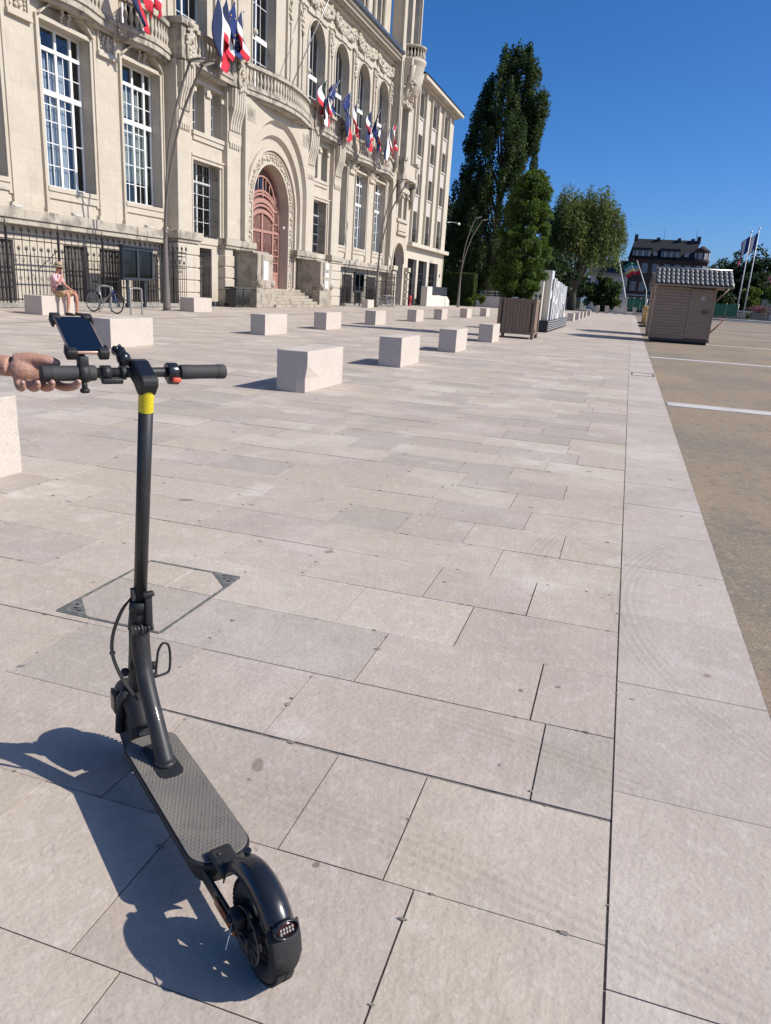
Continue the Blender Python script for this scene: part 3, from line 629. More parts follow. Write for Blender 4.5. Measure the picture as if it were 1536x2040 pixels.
for y0 in (36.5, 40.6, 44.8, 49.0, 53.2, 57.4):                  # carved garlands of the frieze
    t = MB(); r_ = random.Random(int(y0 * 3))
    for j in range(120):
        u = r_.uniform(0, 1); yy = y0 + .25 + u * 3.6; sag = .28 * math.sin(math.pi * u)
        t.ball((XU + .1, yy, 17.25 - sag + r_.uniform(-.33, .33)), r_.uniform(.07, .17), 6, sc=(1, 1.1, .9))
    for u in (0, 1):
        t.tube([(XU + .16, y0 + .25 + u * 3.6 + .22 * math.cos(q) * (1 - q / 12), 17.2 + .26 * math.sin(q) * (1 - q / 12)) for q in [j * .7 for j in range(14)]], .06, 6)
    t.build('frieze_garland', 'limestone', hall)['kind'] = 'stuff'
c = MB(); c.box(XU - .5, XU + .2, 12, 61.4, 17.75, 17.95); c.box(XU - .5, XU + .62, 12, 61.4, 18.08, 18.28); c.box(XU - .5, XU + .78, 12, 61.4, 18.28, 18.46)
c.build('cornice', 'limestone', hall)
c = MB(); 
for i in range(150): y = 30 + i * .208; c.box(XU + .15, XU + .48, y, y + .11, 17.95, 18.08)
c.build('dentil_course', 'limestone', hall)['kind'] = 'stuff'
MB().box(XU - .6, XU + .95, 12, 61.4, 18.46, 18.66).build('gutter', 'zinc', hall)
rf = MB().add([(XU - .3, 12, 18.66), (XU - .3, 61.4, 18.66), (XU - 4.2, 61.4, 24.5), (XU - 4.2, 12, 24.5), (-34, 12, 24.5), (-34, 61.4, 24.5)], [(0, 1, 2, 3), (3, 2, 5, 4)]); rf.build('roof', 'slate', hall)
# attic storey with stone dormers
AT = [(46.2, 47.7), (50.0, 51.5), (53.9, 55.4), (57.6, 59.0)]
wall('attic_wall', rect(43, 61.4, 18.66, 25.5), [arched(a, b, 19.4, 23.4) for a, b in AT], XU - .35, .8)
for a, b in AT:
    window(hall, a - .02, b + .02, 19.4, 23.4, XU - .8, [(a + b) / 2], [(21.9, .06)], [], [])
    t = MB()
    for y in (a - .35, b + .35): t.lathe([(.16, 19.3), (.2, 19.4), (.15, 19.5), (.14, 22.4), (.2, 22.5), (.2, 22.7)], (XU - .2, y, 0), 10)
    t.box(XU - .36, XU + .1, a - .6, b + .6, 22.7, 23.0); t.box(XU - .36, XU + .05, a - .6, b + .6, 18.9, 19.3); t.build('dormer_order', 'limestone', hall)
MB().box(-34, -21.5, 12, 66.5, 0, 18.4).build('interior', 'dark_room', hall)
e = MB().box(-34, -20.3, 11.5, 12, 0, 18.5); e.build('end_wall', 'ashlar', hall)
# ---- end bay with the round balcony
E0, E1 = 61.4, 66.2; EC = 64.0
wall('end_bay_wall', rect(E0, E1, 0, 30), [arched(62.6, 65.6, .02, 5.1), rect(63.2, 64.2, 7.0, 9.1), rect(64.7, 65.7, 7.0, 9.1), rect(62.7, 64.5, 11.2, 15.4), arched(62.6, 63.9, 19.6, 24.2), arched(64.5, 65.9, 19.6, 24.2)], XC, .8)
window(hall, 62.6, 65.6, .02, 5.1, XC - .75, [EC], [(3.1, .1)], [], [(1.5, 62.9, 66)], m='iron')
for a, b, z0, z1 in ((63.2, 64.2, 7.0, 9.1), (64.7, 65.7, 7.0, 9.1), (62.7, 64.5, 11.2, 15.4), (62.6, 63.9, 19.6, 24.2), (64.5, 65.9, 19.6, 24.2)): window(hall, a, b, z0, z1, XC - .6, [(a + b) / 2], [((z0 + z1) / 2, .05)], [], [])
t = MB()
for y in (E0 + .12, E1 - .12): t.box(XC - .02, XC + .16, y - .12, y + .12, 10.3, 30)
for y in (62.1, 66.2): t.box(XC - .02, XC + .1, y - .06, y + .06, 10.3, 18.2)
t.box(XC - .02, XC + .14, 62.9, 66.0, 6.75, 7.0); t.box(XC - .02, XC + .2, 63.0, 65.9, 5.75, 5.95); t.box(XC - .02, XC + .13, 63.2, 65.7, 6.05, 6.6)
t.box(XC - .02, XC + .1, 62.95, 65.95, 9.1, 9.4); ring(t, EC, 3.5, 1.6, 1.75, 0, 180, XC - .02, XC + .08)
for y in (63.0, 64.45, 65.9): t.box(XC - .02, XC + .1, y - .18, y + .18, 8.7, 8.9)
t.build('end_bay_moulding', 'limestone', hall)
for y0, y1 in ((61.7, 62.8), (66.1, 66.75)):
    c = MB().box(XC - .1, XC + .42, y0, y1, 2.85, 3.2); zz = 0
    for h in (.62, .54, .54, .54, .55): c.box(XC - .1, XC + .34, y0 + .08, y1 - .06, zz, zz + h - .05); zz += h
    c.build('rusticated_pier', 'limestone', hall, bevel=.025)
t = MB()
for s in (-1, 1):
    for k, (z, d_) in enumerate(((15.6, .10), (16.2, .15), (16.8, .28), (17.4, .45), (18.0, .62))): t.box(XC - .02, XC + d_, EC + s * 1.25 - .22, EC + s * 1.25 + .22, z, z + .602)
    t.tube([(XC + .15, EC + s * 1.25, 15.6), (XC + .25, EC + s * 1.25, 16.3), (XC + .5, EC + s * 1.25, 17.2), (XC + .68, EC + s * 1.25, 18.1)], [.12, .15, .2, .22], 8)
t.lathe([(.3, 16.0), (.75, 16.6), (1.0, 17.2), (1.0, 17.45), (1.05, 17.7), (1.15, 18.1), (1.22, 18.4), (1.3, 18.5), (1.3, 18.7), (1.1, 18.72)], (XC, EC, 0), 24)
t.build('balcony_console', 'limestone', hall)
t = MB().lathe([(1.2, 19.45), (1.28, 19.5), (1.28, 19.62), (.98, 19.62), (.98, 19.45)], (XC, EC, 0), 24); ra = t.build('balustrade', 'cornice_stone', hall)
for i in range(13):
    a = math.radians(-84 + i * 14); o = bpy.data.objects.new('baluster', bal_me); COL.objects.link(o); o.parent = ra; o.location = (1.12 * math.cos(a), EC + 1.12 * math.sin(a) - YC, 18.7)
t = MB(); r_ = random.Random(77)
for j in range(90): z = r_.uniform(13.2, 17.0); t.ball((XC + .08 + max(0, z - 16) * .7, 63.6 + r_.uniform(-1.1, 1.3), z if not 12 < z < 15.4 else 15.4 + r_.random() * 1.6), r_.uniform(.08, .18), 6)
t.build('carved_cartouche', 'limestone', hall)
c = MB().box(XC - .1, XC + .6, 62.9, 66.0, 10.0, 10.3); c.box(XC - .1, XC + .5, 63.0, 65.9, 10.3, 11.2); c.build('balcony_slab', 'limestone', hall, bevel=.02)
for y in (62.6, 66.3):
    c = MB().box(XC - .1, XC + .55, y - .3, y + .3, 9.7, 11.3); c.box(XC - .1, XC + .65, y - .38, y + .38, 11.3, 11.55); c.tube([(XC + .3, y, 9.7), (XC + .25, y, 8.8), (XC + .05, y, 8.0)], [.28, .2, .1], 8); c.build('balcony_pier', 'cornice_stone', hall)
MB().tube([(XC + .1, 61.25, 9.5), (XC + .1, 61.25, 4.0), (XC + .3, 61.3, 3.6), (XC + .3, 61.3, 2.9), (XC + .12, 61.25, 2.6), (XC + .12, 61.25, .1)], .07, 8).build('downpipe', 'limestone', hall)
MB().tube([(XC + .2, 61.3, 10.5), (XC + .2, 61.3, 17.9)], .06, 8).build('downpipe', 'band_stone', hall)
# ---- plain four-storey wing beyond
wing = thing('office_wing', (XC, 74, 0), 'plain pale four-storey stone wing with projecting eaves at the end of the town hall', 'building')
XW = XC
WC = [(67.1, 69.0), (71.5, 73.45), (75.85, 77.85)]; WRW = [(15.55, 17.45), (12.55, 14.25), (9.45, 11.15), (5.42, 8.05)]
def wwall(*a, **k): return wall(*a, parent=wing, **k)
wwall('wall', rect(66.2, 80.3, 5.05, 17.9), [rect(a, b, z0, z1) for a, b in WC for z0, z1 in WRW], XW, .55, m='wing_stone')
wwall('ground_floor_wall', rect(66.2, 80.3, 0, 5.05), [rect(67.25, 70.2, .02, 4.05), rect(70.9, 74.0, .02, 4.05), rect(74.9, 78.4, .6, 4.05)], XW - .05, .5, m='wing_stone')
YW = 74
for a, b in WC:
    for z0, z1 in WRW:
        f = MB(); x = XW - .42; f.box(x - .03, x + .03, a, a + .06, z0, z1); f.box(x - .03, x + .03, b - .06, b, z0, z1); f.box(x - .03, x + .03, a, b, z1 - .06, z1); f.box(x - .03, x + .03, a, b, z0, z0 + .06); f.box(x - .03, x + .03, (a + b) / 2 - .05, (a + b) / 2 + .05, z0, z1)
        w = f.build('window', 'wing_panel', wing)
        for p in (a, (a + b) / 2):
            o = bpy.data.objects.new('pane', pane_me); COL.objects.link(o); o.parent = w; o.location = (x - XC, p - YW, z0); o.scale = (1, (b - a) / 2, z1 - z0)
        s = MB().box(XW - .4, XW + .09, a - .03, b + .03, z0 - .12, z0); s.build('sill', 'wing_stone', wing)
        if z0 < 6:
            r = MB()
            for i in range(15): y = a + .06 + i * (b - a - .12) / 14; r.tube([(XW + .02, y, z0), (XW + .02, y, z0 + 1.05)], .012, 4)
            r.box(XW, XW + .04, a, b, z0 + 1.03, z0 + 1.08); r.build('window_railing', 'iron', wing)
    for z0, z1 in ((14.25, 15.43), (11.15, 12.43), (8.05, 9.33)): MB().box(XW - .1, XW + .012, a + .02, b - .02, z0 + .02, z1 - .02).build('spandrel_panel', 'wing_panel', wing)
    for y in (b + .12, a - .3): MB().box(XW - .02, XW + .22, y, y + .2, 5.42, 17.7).build('fin', 'wing_stone', wing)
MB().box(XW - .1, XW + .45, 66.6, 80.75, 5.06, 5.4).build('string_course', 'wing_stone', wing, bevel=.02)
c = MB().box(XW - .5, XW + .35, 66.2, 80.5, 17.9, 18.1); c.box(XW - .5, XW + .85, 66.2, 80.9, 18.1, 18.42); c.build('eaves', 'wing_stone', wing)
c = MB().add([(XW + .95, 66.2, 18.42), (XW + .95, 81.0, 18.42), (-27, 74.5, 22), (-27, 66.6, 22), (-35, 81.5, 18.42), (-35, 66.6, 18.42)], [(0, 1, 2, 3), (1, 4, 2), (3, 2, 4, 5)]); rf = c.build('roof', 'slate', wing)
MB().box(-25.6, -24.2, 70.4, 71.6, 20.5, 23.6).build('chimney', 'slate', rf)
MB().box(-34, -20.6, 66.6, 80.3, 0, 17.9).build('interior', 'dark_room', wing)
MB().box(-34, -20.05, 80.31, 80.6, 0, 18.05).box(-20.05, XW - .01, 80.31, 80.5, 0, 17.9).build('end_wall', 'wing_stone', wing)
for a, b, z0 in ((67.25, 70.2, .02), (70.9, 74.0, .02), (74.9, 78.4, .6)):
    f = MB(); x = XW - .45
    for y in [a + i * (b - a) / 3 for i in range(4)]: f.box(x - .04, x + .04, y - .05, y + .05, z0, 4.05)
    for z in (z0 + .05, 2.3, 2.9, 4.0): f.box(x - .04, x + .05, a, b, z - .06, z + .06)
    w = f.build('shop_window', 'iron', wing)
    for i in range(3): MB().box(x - .01, x + .01, a + i * (b - a) / 3, a + (i + 1) * (b - a) / 3, z0, 4.05).build('pane', 'shop_glass', w)
MB().box(XW, XW + .02, 79.2, 79.4, 2.8, 3.1).build('house_sign', 'iron', wing)
# ================================================================ electric scooter in the foreground
mat('scooter_paint', (.022, .022, .023), .5, spec=.35, layers=((25, (.05, .05, .05), .55, .7, .5), (6, (.075, .07, .062), .56, .75, .35)), bump=(300, .0002), coord='O', coat=.15)
mat('gloss_plastic', (.013, .015, .020), .22, layers=((30, (.06, .06, .062), .62, .72, .45),), bump=(40, .0006), coord='O')
mat('matt_plastic', (.016, .016, .0165), .62, layers=((20, (.06, .057, .052), .55, .72, .6),), bump=(200, .0006), coord='O')
mat('rubber', (.020, .020, .020), .8, layers=((15, (.075, .07, .062), .52, .72, .7),), bump=(150, .0012), coord='O')
mat('deck_rubber', (.150, .135, .117), .72, layers=((6, (.205, .182, .15), .45, .7, .7), (30, (.11, .10, .088), .5, .7, .5), (120, (.2, .185, .16), .58, .7, .4)), bump=(260, .0007), coord='O')
mat('grip_rubber', (.04, .04, .039), .7, bump=(500, .0006), coord='O')
mat('dark_steel', (.10, .10, .10), .4, metal=.8); mat('steel', (.45, .45, .46), .3, metal=1.0)
mat('yellow_sticker', (.68, .56, .02), .4, layers=((500, (.58, .45, .015), .45, .55, .7, 1, (.2, .2, 1)),), coord='O')
mat('side_lens', (.10, .075, .055), .3); mat('amber', (.35, .09, .01), .25); mat('orange_button', (.62, .10, .05), .45); mat('red_lens', (.035, .008, .009), .15); mat('white_lens', (.36, .35, .34), .2)
mat('skin', (.42, .222, .152), .55, layers=((60, (.36, .17, .12), .5, .68, .5, 5), (14, (.50, .30, .225), .45, .65, .6), (25, (.40, .17, .13), .58, .7, .5)), bump=(260, .0012), bump2=(60, .0016), coord='O')
def spl(P, n=6):
    P = [Vector(p) for p in P]; out = []
    for i in range(len(P) - 1):
        a, b, c, d = P[max(i - 1, 0)], P[i], P[i + 1], P[min(i + 2, len(P) - 1)]
        for k in range(n):
            t = k / n; out.append(.5 * ((2 * b) + (c - a) * t + (2 * a - 5 * b + 4 * c - d) * t * t + (3 * b - a - 3 * c + d) * t ** 3))
    return out + [P[-1]]
SCA = math.radians(143)
sc = thing('electric_scooter', (-.496, 1.034, 0), 'black electric kick scooter with yellow sticker on its stem, in the foreground', 'scooter', rz=SCA, local=True)
def wheel(parent, cx, cz, r=.100, disc=True, rz=0):
    w = MB()
    ring_ = lambda R, n=40: [(cx + R * math.cos(2 * math.pi * i / n), 0, cz + R * math.sin(2 * math.pi * i / n)) for i in range(n)]
    w.tube(ring_(r - .022), .0225, 12, closed=True)
    for i in range(56):                                          # tread lugs
        a = 2 * math.pi * i / 56
        for s in (-1, 1):
            M = Matrix.Translation((cx, 0, cz)) @ Matrix.Rotation(a + .03 * s, 4, 'Y'); w.box(r - .004, r + .0012, s * .010 - .008, s * .010 + .006, -.0035, .0035, M=M)
    t = w.build('tyre', 'rubber', parent)
    h = MB(); h.tube(ring_(r - .036), .011, 8, closed=True)
    h.lathe([(.02, -.028), (.024, -.024), (.024, .024), (.02, .028)], M=Matrix.Translation((cx, 0, cz)) @ Matrix.Rotation(math.pi / 2, 4, 'X'), n=20)
    for i in range(5):
        a = 2 * math.pi * i / 5 + .3
        for e in (-.24, .24):
            p0 = Vector((cx + .02 * math.cos(a), 0, cz + .02 * math.sin(a))); p1 = Vector((cx + (r - .036) * math.cos(a + e), 0, cz + (r - .036) * math.sin(a + e))); h.tube([p0, p1], .0075, 6)
    h.build('rim', 'scooter_paint', t)
    if disc:
        d = MB(); n = 36
        V = []
        for R in (.028, .052):
            for i in range(n): a = 2 * math.pi * i / n; V.append((cx + R * math.cos(a), .032, cz + R * math.sin(a)))
        d.add(V, [(i, (i + 1) % n, n + (i + 1) % n, n + i) for i in range(n) if i % 3]); d.add([(p[0], .0345, p[2]) for p in V], [(i, (i + 1) % n, n + (i + 1) % n, n + i) for i in range(n) if i % 3])
        d.tube([(cx + .053 * math.cos(2 * math.pi * i / n), .033, cz + .053 * math.sin(2 * math.pi * i / n)) for i in range(n)], .0022, 6, closed=True); d.build('brake_disc', 'dark_steel', t)
    return t
wheel(sc, .016, .100); fwheel = wheel(sc, .80, .104, r=.104, disc=False)
MB().lathe([(.055, -.03), (.068, -.024), (.068, .024), (.055, .03)], M=Matrix.Translation((.80, 0, .108)) @ Matrix.Rotation(math.pi / 2, 4, 'X'), n=28).build('hub_motor', 'scooter_paint', fwheel)
# deck
def plan(x0, x1, hw, r0, r1, n=7):
    P = []
    for cx, cy, a, r in ((x1 - r1, hw - r1, 0, r1), (x0 + r0, hw - r0, 90, r0), (x0 + r0, -hw + r0, 180, r0), (x1 - r1, -hw + r1, 270, r1)):
        P += [(cx + r * math.cos(math.radians(a + 90 * i / n)), cy + r * math.sin(math.radians(a + 90 * i / n))) for i in range(n + 1)]
    return P
MB().prism(plan(.178, .70, .0685, .05, .045), .124, .1365, 'z').build('deck', 'matt_plastic', sc, bevel=.004)
MB().prism(plan(.188, .69, .055, .045, .04), .082, .126, 'z').build('battery_case', 'matt_plastic', sc, bevel=.008)
dm = MB().prism(plan(.186, .692, .0655, .046, .042), .134, .1405, 'z').build('deck_mat', 'deck_rubber', sc, bevel=.002)
V = []; F = []; q = 0
for i in range(50):
    for j in range(-7, 8):
        x = .195 + i * .0102; y = j * .0094 + (.0047 if i % 2 else 0)
        if abs(y) > .058 or (x > .515 and abs(y) < .031) or (x < .23 and abs(y) > .045) or x > .675: continue
        h = .0034; s = .0028; V += [(x - s, y, .1404), (x, y - s, .1404), (x + s, y, .1404), (x, y + s, .1404), (x, y, .1404 + h)]; F += [(q, q + 1, q + 4), (q + 1, q + 2, q + 4), (q + 2, q + 3, q + 4), (q + 3, q, q + 4)]; q += 5
MB().add(V, F, 0, True).build('mat_studs', 'deck_rubber', dm)['kind'] = 'stuff'
MB().prism(plan(.49, .645, .030, .024, .012), .139, .1435, 'z').build('neck_plate', 'scooter_paint', sc, bevel=.0015)
# neck and head tube
MB().tube(spl([(.545, 0, .140), (.60, 0, .205), (.655, 0, .270), (.695, 0, .326), (.715, 0, .382), (.722, 0, .445)], 5), [float(v) for v in np.interp(np.linspace(0, 5, 26), range(6), (.0235, .0215, .021, .0215, .0235, .025))], 20).build('neck_tube', 'scooter_paint', sc)
nb = MB().lathe([(.0275, 0), (.027, .005), (.0235, .012)], (.5515, 0, .143), 20); nb.build('weld_collar', 'scooter_paint', sc)
MB().tube([(.795, 0, .19), (.765, 0, .27), (.735, 0, .38), (.722, 0, .445)], [.02, .022, .024, .0255], 16).build('head_tube', 'scooter_paint', sc)
fk = MB()
for s in (-1, 1): fk.tube([(.775, s * .02, .24), (.785, s * .036, .21), (.797, s * .04, .108)], [.014, .013, .013], 8)
fk.build('fork', 'scooter_paint', sc)
def fender(cx, cz, R, a0, a1, hw, n=22, m=9, lip=.012, w_end=1.0):
    V = []; F = []
    for i in range(n + 1):
        t = i / n; a = math.radians(a0 + (a1 - a0) * t); w = hw * (1 + (w_end - 1) * t)
        for j in range(m + 1):
            b = -1 + 2 * j / m; dr = -lip * abs(b) ** 3.2 * 1.6 - .004 * b * b
            V.append((cx + (R + dr) * math.cos(a), w * b, cz + (R + dr) * math.sin(a)))
    for i in range(n):
        for j in range(m): o = i * (m + 1) + j; F.append((o, o + 1, o + m + 2, o + m + 1))
    return V, F
def solid(o, t=.003): md = o.modifiers.new('shell', 'SOLIDIFY'); md.thickness = t; md.offset = -1; return o
V, F = fender(.030, .100, .130, 16, 142, .0315, lip=.013)
rfen = solid(MB().add(V, F, 0, True).build('rear_mudguard', 'gloss_plastic', sc, recalc=False), .0035)
V, F = fender(.80, .108, .134, 28, 150, .036, lip=.02)
solid(MB().add(V, F, 0, True).build('front_mudguard', 'matt_plastic', sc, recalc=False), .0035)
b = MB().rbox(.128, .205, -.016, .034, .138, .158, .008); b.ball((.15, .018, .158), .006, 8, sc=(1, 1, .5)); b.ball((.18, .018, .158), .006, 8, sc=(1, 1, .5)); b.build('mudguard_bracket', 'matt_plastic', sc)
hk = MB().lathe([(.009, 0), (.007, .007), (.006, .010), (.008, .012), (.008, .015)], (.096, -.006, .205), 14); hk.build('latch_hook', 'gloss_plastic', sc)
# rear lamp and flap
Ml = Matrix.Translation((-.073, 0, .178)) @ Matrix.Rotation(math.radians(22), 4, 'Y')
lp = MB()
for xs_, r_ in ((.0, .026), (-.008, .0255), (-.011, .0225)): pass
lp.lathe([(.026, .0), (.026, .009), (.0228, .0125), (.0218, .009), (.0208, .004)], M=Ml @ Matrix.Rotation(-math.pi / 2, 4, 'Y') @ Matrix.Diagonal((.62, 1, 1, 1)), n=24)
lo = lp.build('rear_lamp', 'gloss_plastic', sc)
MB().lathe([(.0208, .004), (.0208, .0060), (.014, .0078)], M=Ml @ Matrix.Rotation(-math.pi / 2, 4, 'Y') @ Matrix.Diagonal((.6, 1, 1, 1)), n=24).build('lamp_lens', 'red_lens', lo)
ll = MB()
for i in range(5):
    for j in range(2): ll.box(-.0095, -.0076, -.0135 + i * .0058, -.0105 + i * .0058, -.006 + j * .0062, -.0022 + j * .0062, M=Ml)
ll.build('lamp_reflectors', 'white_lens', lo)
fl = MB(); V = []
for i, (x, z) in enumerate(((-.073, .180), (-.086, .152), (-.092, .120), (-.093, .090))):
    for j in range(7): b = -1 + j / 3; w = .032 if i < 3 else .026; V.append((x + .008 * b * b, w * b, z + (.008 * b * b if i == 3 else 0)))
fl.add(V, [(i * 7 + j, i * 7 + j + 1, i * 7 + j + 8, i * 7 + j + 7) for i in range(3) for j in range(6)], 0, True); solid(fl.build('mud_flap', 'rubber', sc, recalc=False), .004)
# rear brake, side stay, reflector
c = MB().rbox(.012, .05, .036, .058, .118, .15, .005); c.rbox(.02, .045, .03, .05, .10, .13, .004); c.ball((.035, .06, .138), .008, 8); c.ball((.02, .06, .128), .007, 8); c.build('brake_caliper', 'matt_plastic', sc)
MB().tube(spl([(.02, .060, .138), (.008, .070, .134), (-.002, .080, .124), (-.008, .086, .116)]), .0014, 6).build('brake_wire', 'steel', sc)
c = MB()
for s in (-1, 1): c.box(-.012, .20, s * .044 - .004, s * .044 + .004, .088, .122); c.lathe([(.012, -.008), (.012, .008)], M=Matrix.Translation((0, s * .046, .108)) @ Matrix.Rotation(math.pi / 2, 4, 'X'), n=12)
c.build('rear_dropout', 'scooter_paint', sc, bevel=.002)
MB().rbox(.03, .125, .0490, .0535, .094, .113, .002).build('amber_reflector', 'amber', sc)
c = MB().rbox(.80, .85, .038, .046, .15, .215, .003); c.build('fork_cover', 'matt_plastic', sc); MB().rbox(.806, .844, .0465, .0485, .158, .208, .001).build('side_reflector', 'side_lens', sc)
c = MB().rbox(.80, .85, -.046, -.038, .15, .215, .003); c.build('fork_cover', 'matt_plastic', sc)
# stem, folding clamp
S0, S1 = Vector((.722, 0, .44)), Vector((.603, 0, 1.085))
dirS = (S1 - S0).normalized()
MB().tube([S0 + dirS * .03, S1], .0160, 20).build('stem', 'scooter_paint', sc)
MB().tube([S0 + dirS * .578, S0 + dirS * .628], .0165, 24, caps=False).build('yellow_sticker', 'yellow_sticker', sc)
c = MB().tube([S0 - dirS * .002, S0 + dirS * .075], [.0285, .024], 20); c.tube([S0 + dirS * .055, S0 + dirS * .085], [.027, .0245], 20); c.build('clamp_collar', 'matt_plastic', sc)
c = MB(); p = S0 + dirS * .01
c.rbox(p.x - .042, p.x - .018, -.022, -.004, p.z + .01, p.z + .095, .004); c.rbox(p.x - .048, p.x - .03, -.026, .002, p.z + .088, p.z + .10, .003); c.build('folding_lever', 'matt_plastic', sc)
c = MB()
for i in range(6): c.lathe([(.011 if i % 2 else .013, i * .0085), (.011 if i % 2 else .013, i * .0085 + .0075)], M=Matrix.Translation((p.x - .028, .026, p.z + .0)) @ Matrix.Rotation(math.pi / 2, 4, 'X'), n=12)
c.build('hinge_bolt', 'scooter_paint', sc)
cb = MB()
for e in (0, .004): cb.tube(spl([(.708, .017, .535 - e), (.715, .040 + e, .50), (.722, .062 + e, .44), (.72, .068 + e, .385), (.705, .056 + e, .33), (.682, .036 + e, .285), (.672, .026, .265)]), .0028, 6)
cb.box(.695, .712, .012, .022, .525, .555); cb.box(.717, .725, .063, .076, .382, .388); cb.build('brake_cable', 'rubber', sc)
hl = MB().tube(spl([(.715, -.036, .30), (.716, -.040, .335), (.718, -.046, .365), (.718, -.058, .382), (.718, -.072, .374), (.717, -.076, .345), (.716, -.074, .31), (.715, -.066, .296), (.715, -.036, .292)]), .0034, 8); hl.ball((.715, -.034, .297), .008, 8); hl.build('bell_loop', 'matt_plastic', sc)
for s in (-1, 1): MB().ball((.735, s * .037, .315), .012, 8).build('fork_bolt_cover', 'matt_plastic', sc)
# head with display, handlebar, grips, controls
HB = Vector((.656, 0, 1.089))
c = MB(); prof = [(.578, 1.068), (.578, 1.083), (.588, 1.090), (.64, 1.116), (.668, 1.118), (.672, 1.108), (.664, 1.075), (.64, 1.066), (.62, 1.05), (.60, 1.046)]
c.prism(prof, -.0185, .0185, 'y'); hd = c.build('stem_head', 'matt_plastic', sc, bevel=.004)
MB().prism([(.589, 1.0915), (.640, 1.1175), (.645, 1.1175), (.645, 1.116), (.590, 1.0885)], -.0145, .0145, 'y').build('display_panel', 'gloss_plastic', hd)
MB().tube([(HB.x, -.19, HB.z), (HB.x, .19, HB.z)], .0112, 16).build('handlebar', 'scooter_paint', sc)
for s in (-1, 1):
    g = MB().lathe([(.0155, 0), (.0172, .004), (.0165, .02), (.0162, .07), (.0172, .095), (.0165, .108), (.0155, .110)], M=Matrix.Translation((HB.x, s * .203, HB.z)) @ Matrix.Rotation(s * math.pi / 2, 4, 'X'), n=24)
    for k in range(3): y = s * (.192 - k * .0048); g.tube([(HB.x + .0166 * math.cos(2 * math.pi * i / 24), y, HB.z + .0166 * math.sin(2 * math.pi * i / 24)) for i in range(24)], .0008, 4, closed=True)
    g.build('grip', 'grip_rubber', sc)
c = MB().tube([(HB.x, -.062, HB.z), (HB.x, -.086, HB.z)], [.0215, .0215], 24); c.tube([(HB.x - .004, -.064, HB.z - .012), (HB.x - .004, -.088, HB.z - .014)], [.0145, .0145], 16); th_ = c.build('throttle', 'gloss_plastic', sc, bevel=.002)
MB().rbox(HB.x - .030, HB.x - .012, -.086, -.068, HB.z - .020, HB.z - .010, .002).build('throttle_button', 'orange_button', th_)
c = MB().tube([(HB.x, .062, HB.z), (HB.x, .082, HB.z)], .0165, 20); c.rbox(HB.x - .022, HB.x - .008, .04, .085, HB.z - .022, HB.z - .010, .003); c.tube([(HB.x, .03, HB.z), (HB.x, .042, HB.z)], .0158, 20)
c.tube([(HB.x + .012, .075, HB.z - .004), (HB.x + .05, .09, HB.z - .008), (HB.x + .062, .13, HB.z - .012), (HB.x + .058, .185, HB.z - .014)], [.006, .006, .005, .005], 8); c.build('brake_lever', 'scooter_paint', sc)
c = MB().tube([(HB.x + .005, .028, HB.z + .012), (HB.x + .012, .03, HB.z + .03), (HB.x + .02, .034, HB.z + .044), (HB.x + .03, .045, HB.z + .046)], [.012, .013, .013, .01], 10); c.tube([(HB.x + .025, .02, HB.z + .012), (HB.x + .04, .018, HB.z + .04), (HB.x + .035, .03, HB.z + .056), (HB.x + .01, .045, HB.z + .05)], .003, 6); c.ball((HB.x + .008, .03, HB.z + .03), .016, 12); c.build('bell', 'gloss_plastic', sc)
# phone holder (part of the scooter) and the phone in it
PB, PT = Vector((.648, .108, 1.130)), Vector((.766, .112, 1.197))
ux = (PT - PB).normalized(); uy = Vector((0, 1, 0)); uz = ux.cross(uy).normalized(); Lp = (PT - PB).length
MP = Matrix(((ux.x, uy.x, uz.x, PB.x), (ux.y, uy.y, uz.y, PB.y), (ux.z, uy.z, uz.z, PB.z), (0, 0, 0, 1)))
MS = Matrix.Translation((-.496, 1.034, 0)) @ Matrix.Rotation(SCA, 4, 'Z')
h = MB()
for s in (-1, 1):
    h.tube([MP @ Vector((Lp * .5, 0, -.010)), MP @ Vector((.004, s * .03, -.006))], .005, 6); h.tube([MP @ Vector((Lp * .5, 0, -.010)), MP @ Vector((Lp - .004, s * .03, -.006))], .005, 6)
    for e in (0, Lp):
        k = 1 if e else -1
        h.rbox(min(e - k * .012, e + k * .006), max(e - k * .012, e + k * .006), min(s * .022, s * .041), max(s * .022, s * .044), -.012, .0095, .003, M=MP)
        h.rbox(min(e - k * .022, e + k * .005), max(e - k * .022, e + k * .005), min(s * .037, s * .044), max(s * .037, s * .044), -.012, .0095, .003, M=MP)
h.rbox(Lp * .3, Lp * .7, -.014, .014, -.02, -.004, .004, M=MP)
h.tube([MP @ Vector((Lp * .45, 0, -.016)), Vector((.672, .118, 1.118)), Vector((HB.x + .004, .118, HB.z + .012))], [.009, .009, .011], 10)
h.tube([(HB.x, .108, HB.z), (HB.x, .128, HB.z)], .0195, 20); h.rbox(HB.x - .012, HB.x + .012, .108, .128, HB.z + .012, HB.z + .036, .003); h.tube([(HB.x - .004, .118, HB.z - .016), (HB.x - .006, .118, HB.z - .036)], [.006, .006], 8)
h.lathe([(.0085, 0), (.010, .002), (.010, .007), (.0085, .009)], (HB.x - .006, .118, HB.z - .041), 9); h.build('phone_holder', 'matt_plastic', sc)
ph = MB().rbox(.001, Lp - .001, -.0375, .0375, -.0035, .0045, .0035, seg=3, M=MS @ MP); mat('phone_case', (.55, .36, .26), .35, metal=.4)
pc = thing('phone', MS @ PB, 'dark-screened smartphone with a copper edge, clamped above the left handlebar grip', 'phone'); ph.build('case', 'phone_case', pc)
mat('phone_screen', (.006, .011, .024), .05, spec=.6); MB().rbox(.004, Lp - .004, -.035, .035, .0040, .0054, .0006, M=MS @ MP, seg=1).build('screen', 'phone_screen', pc)

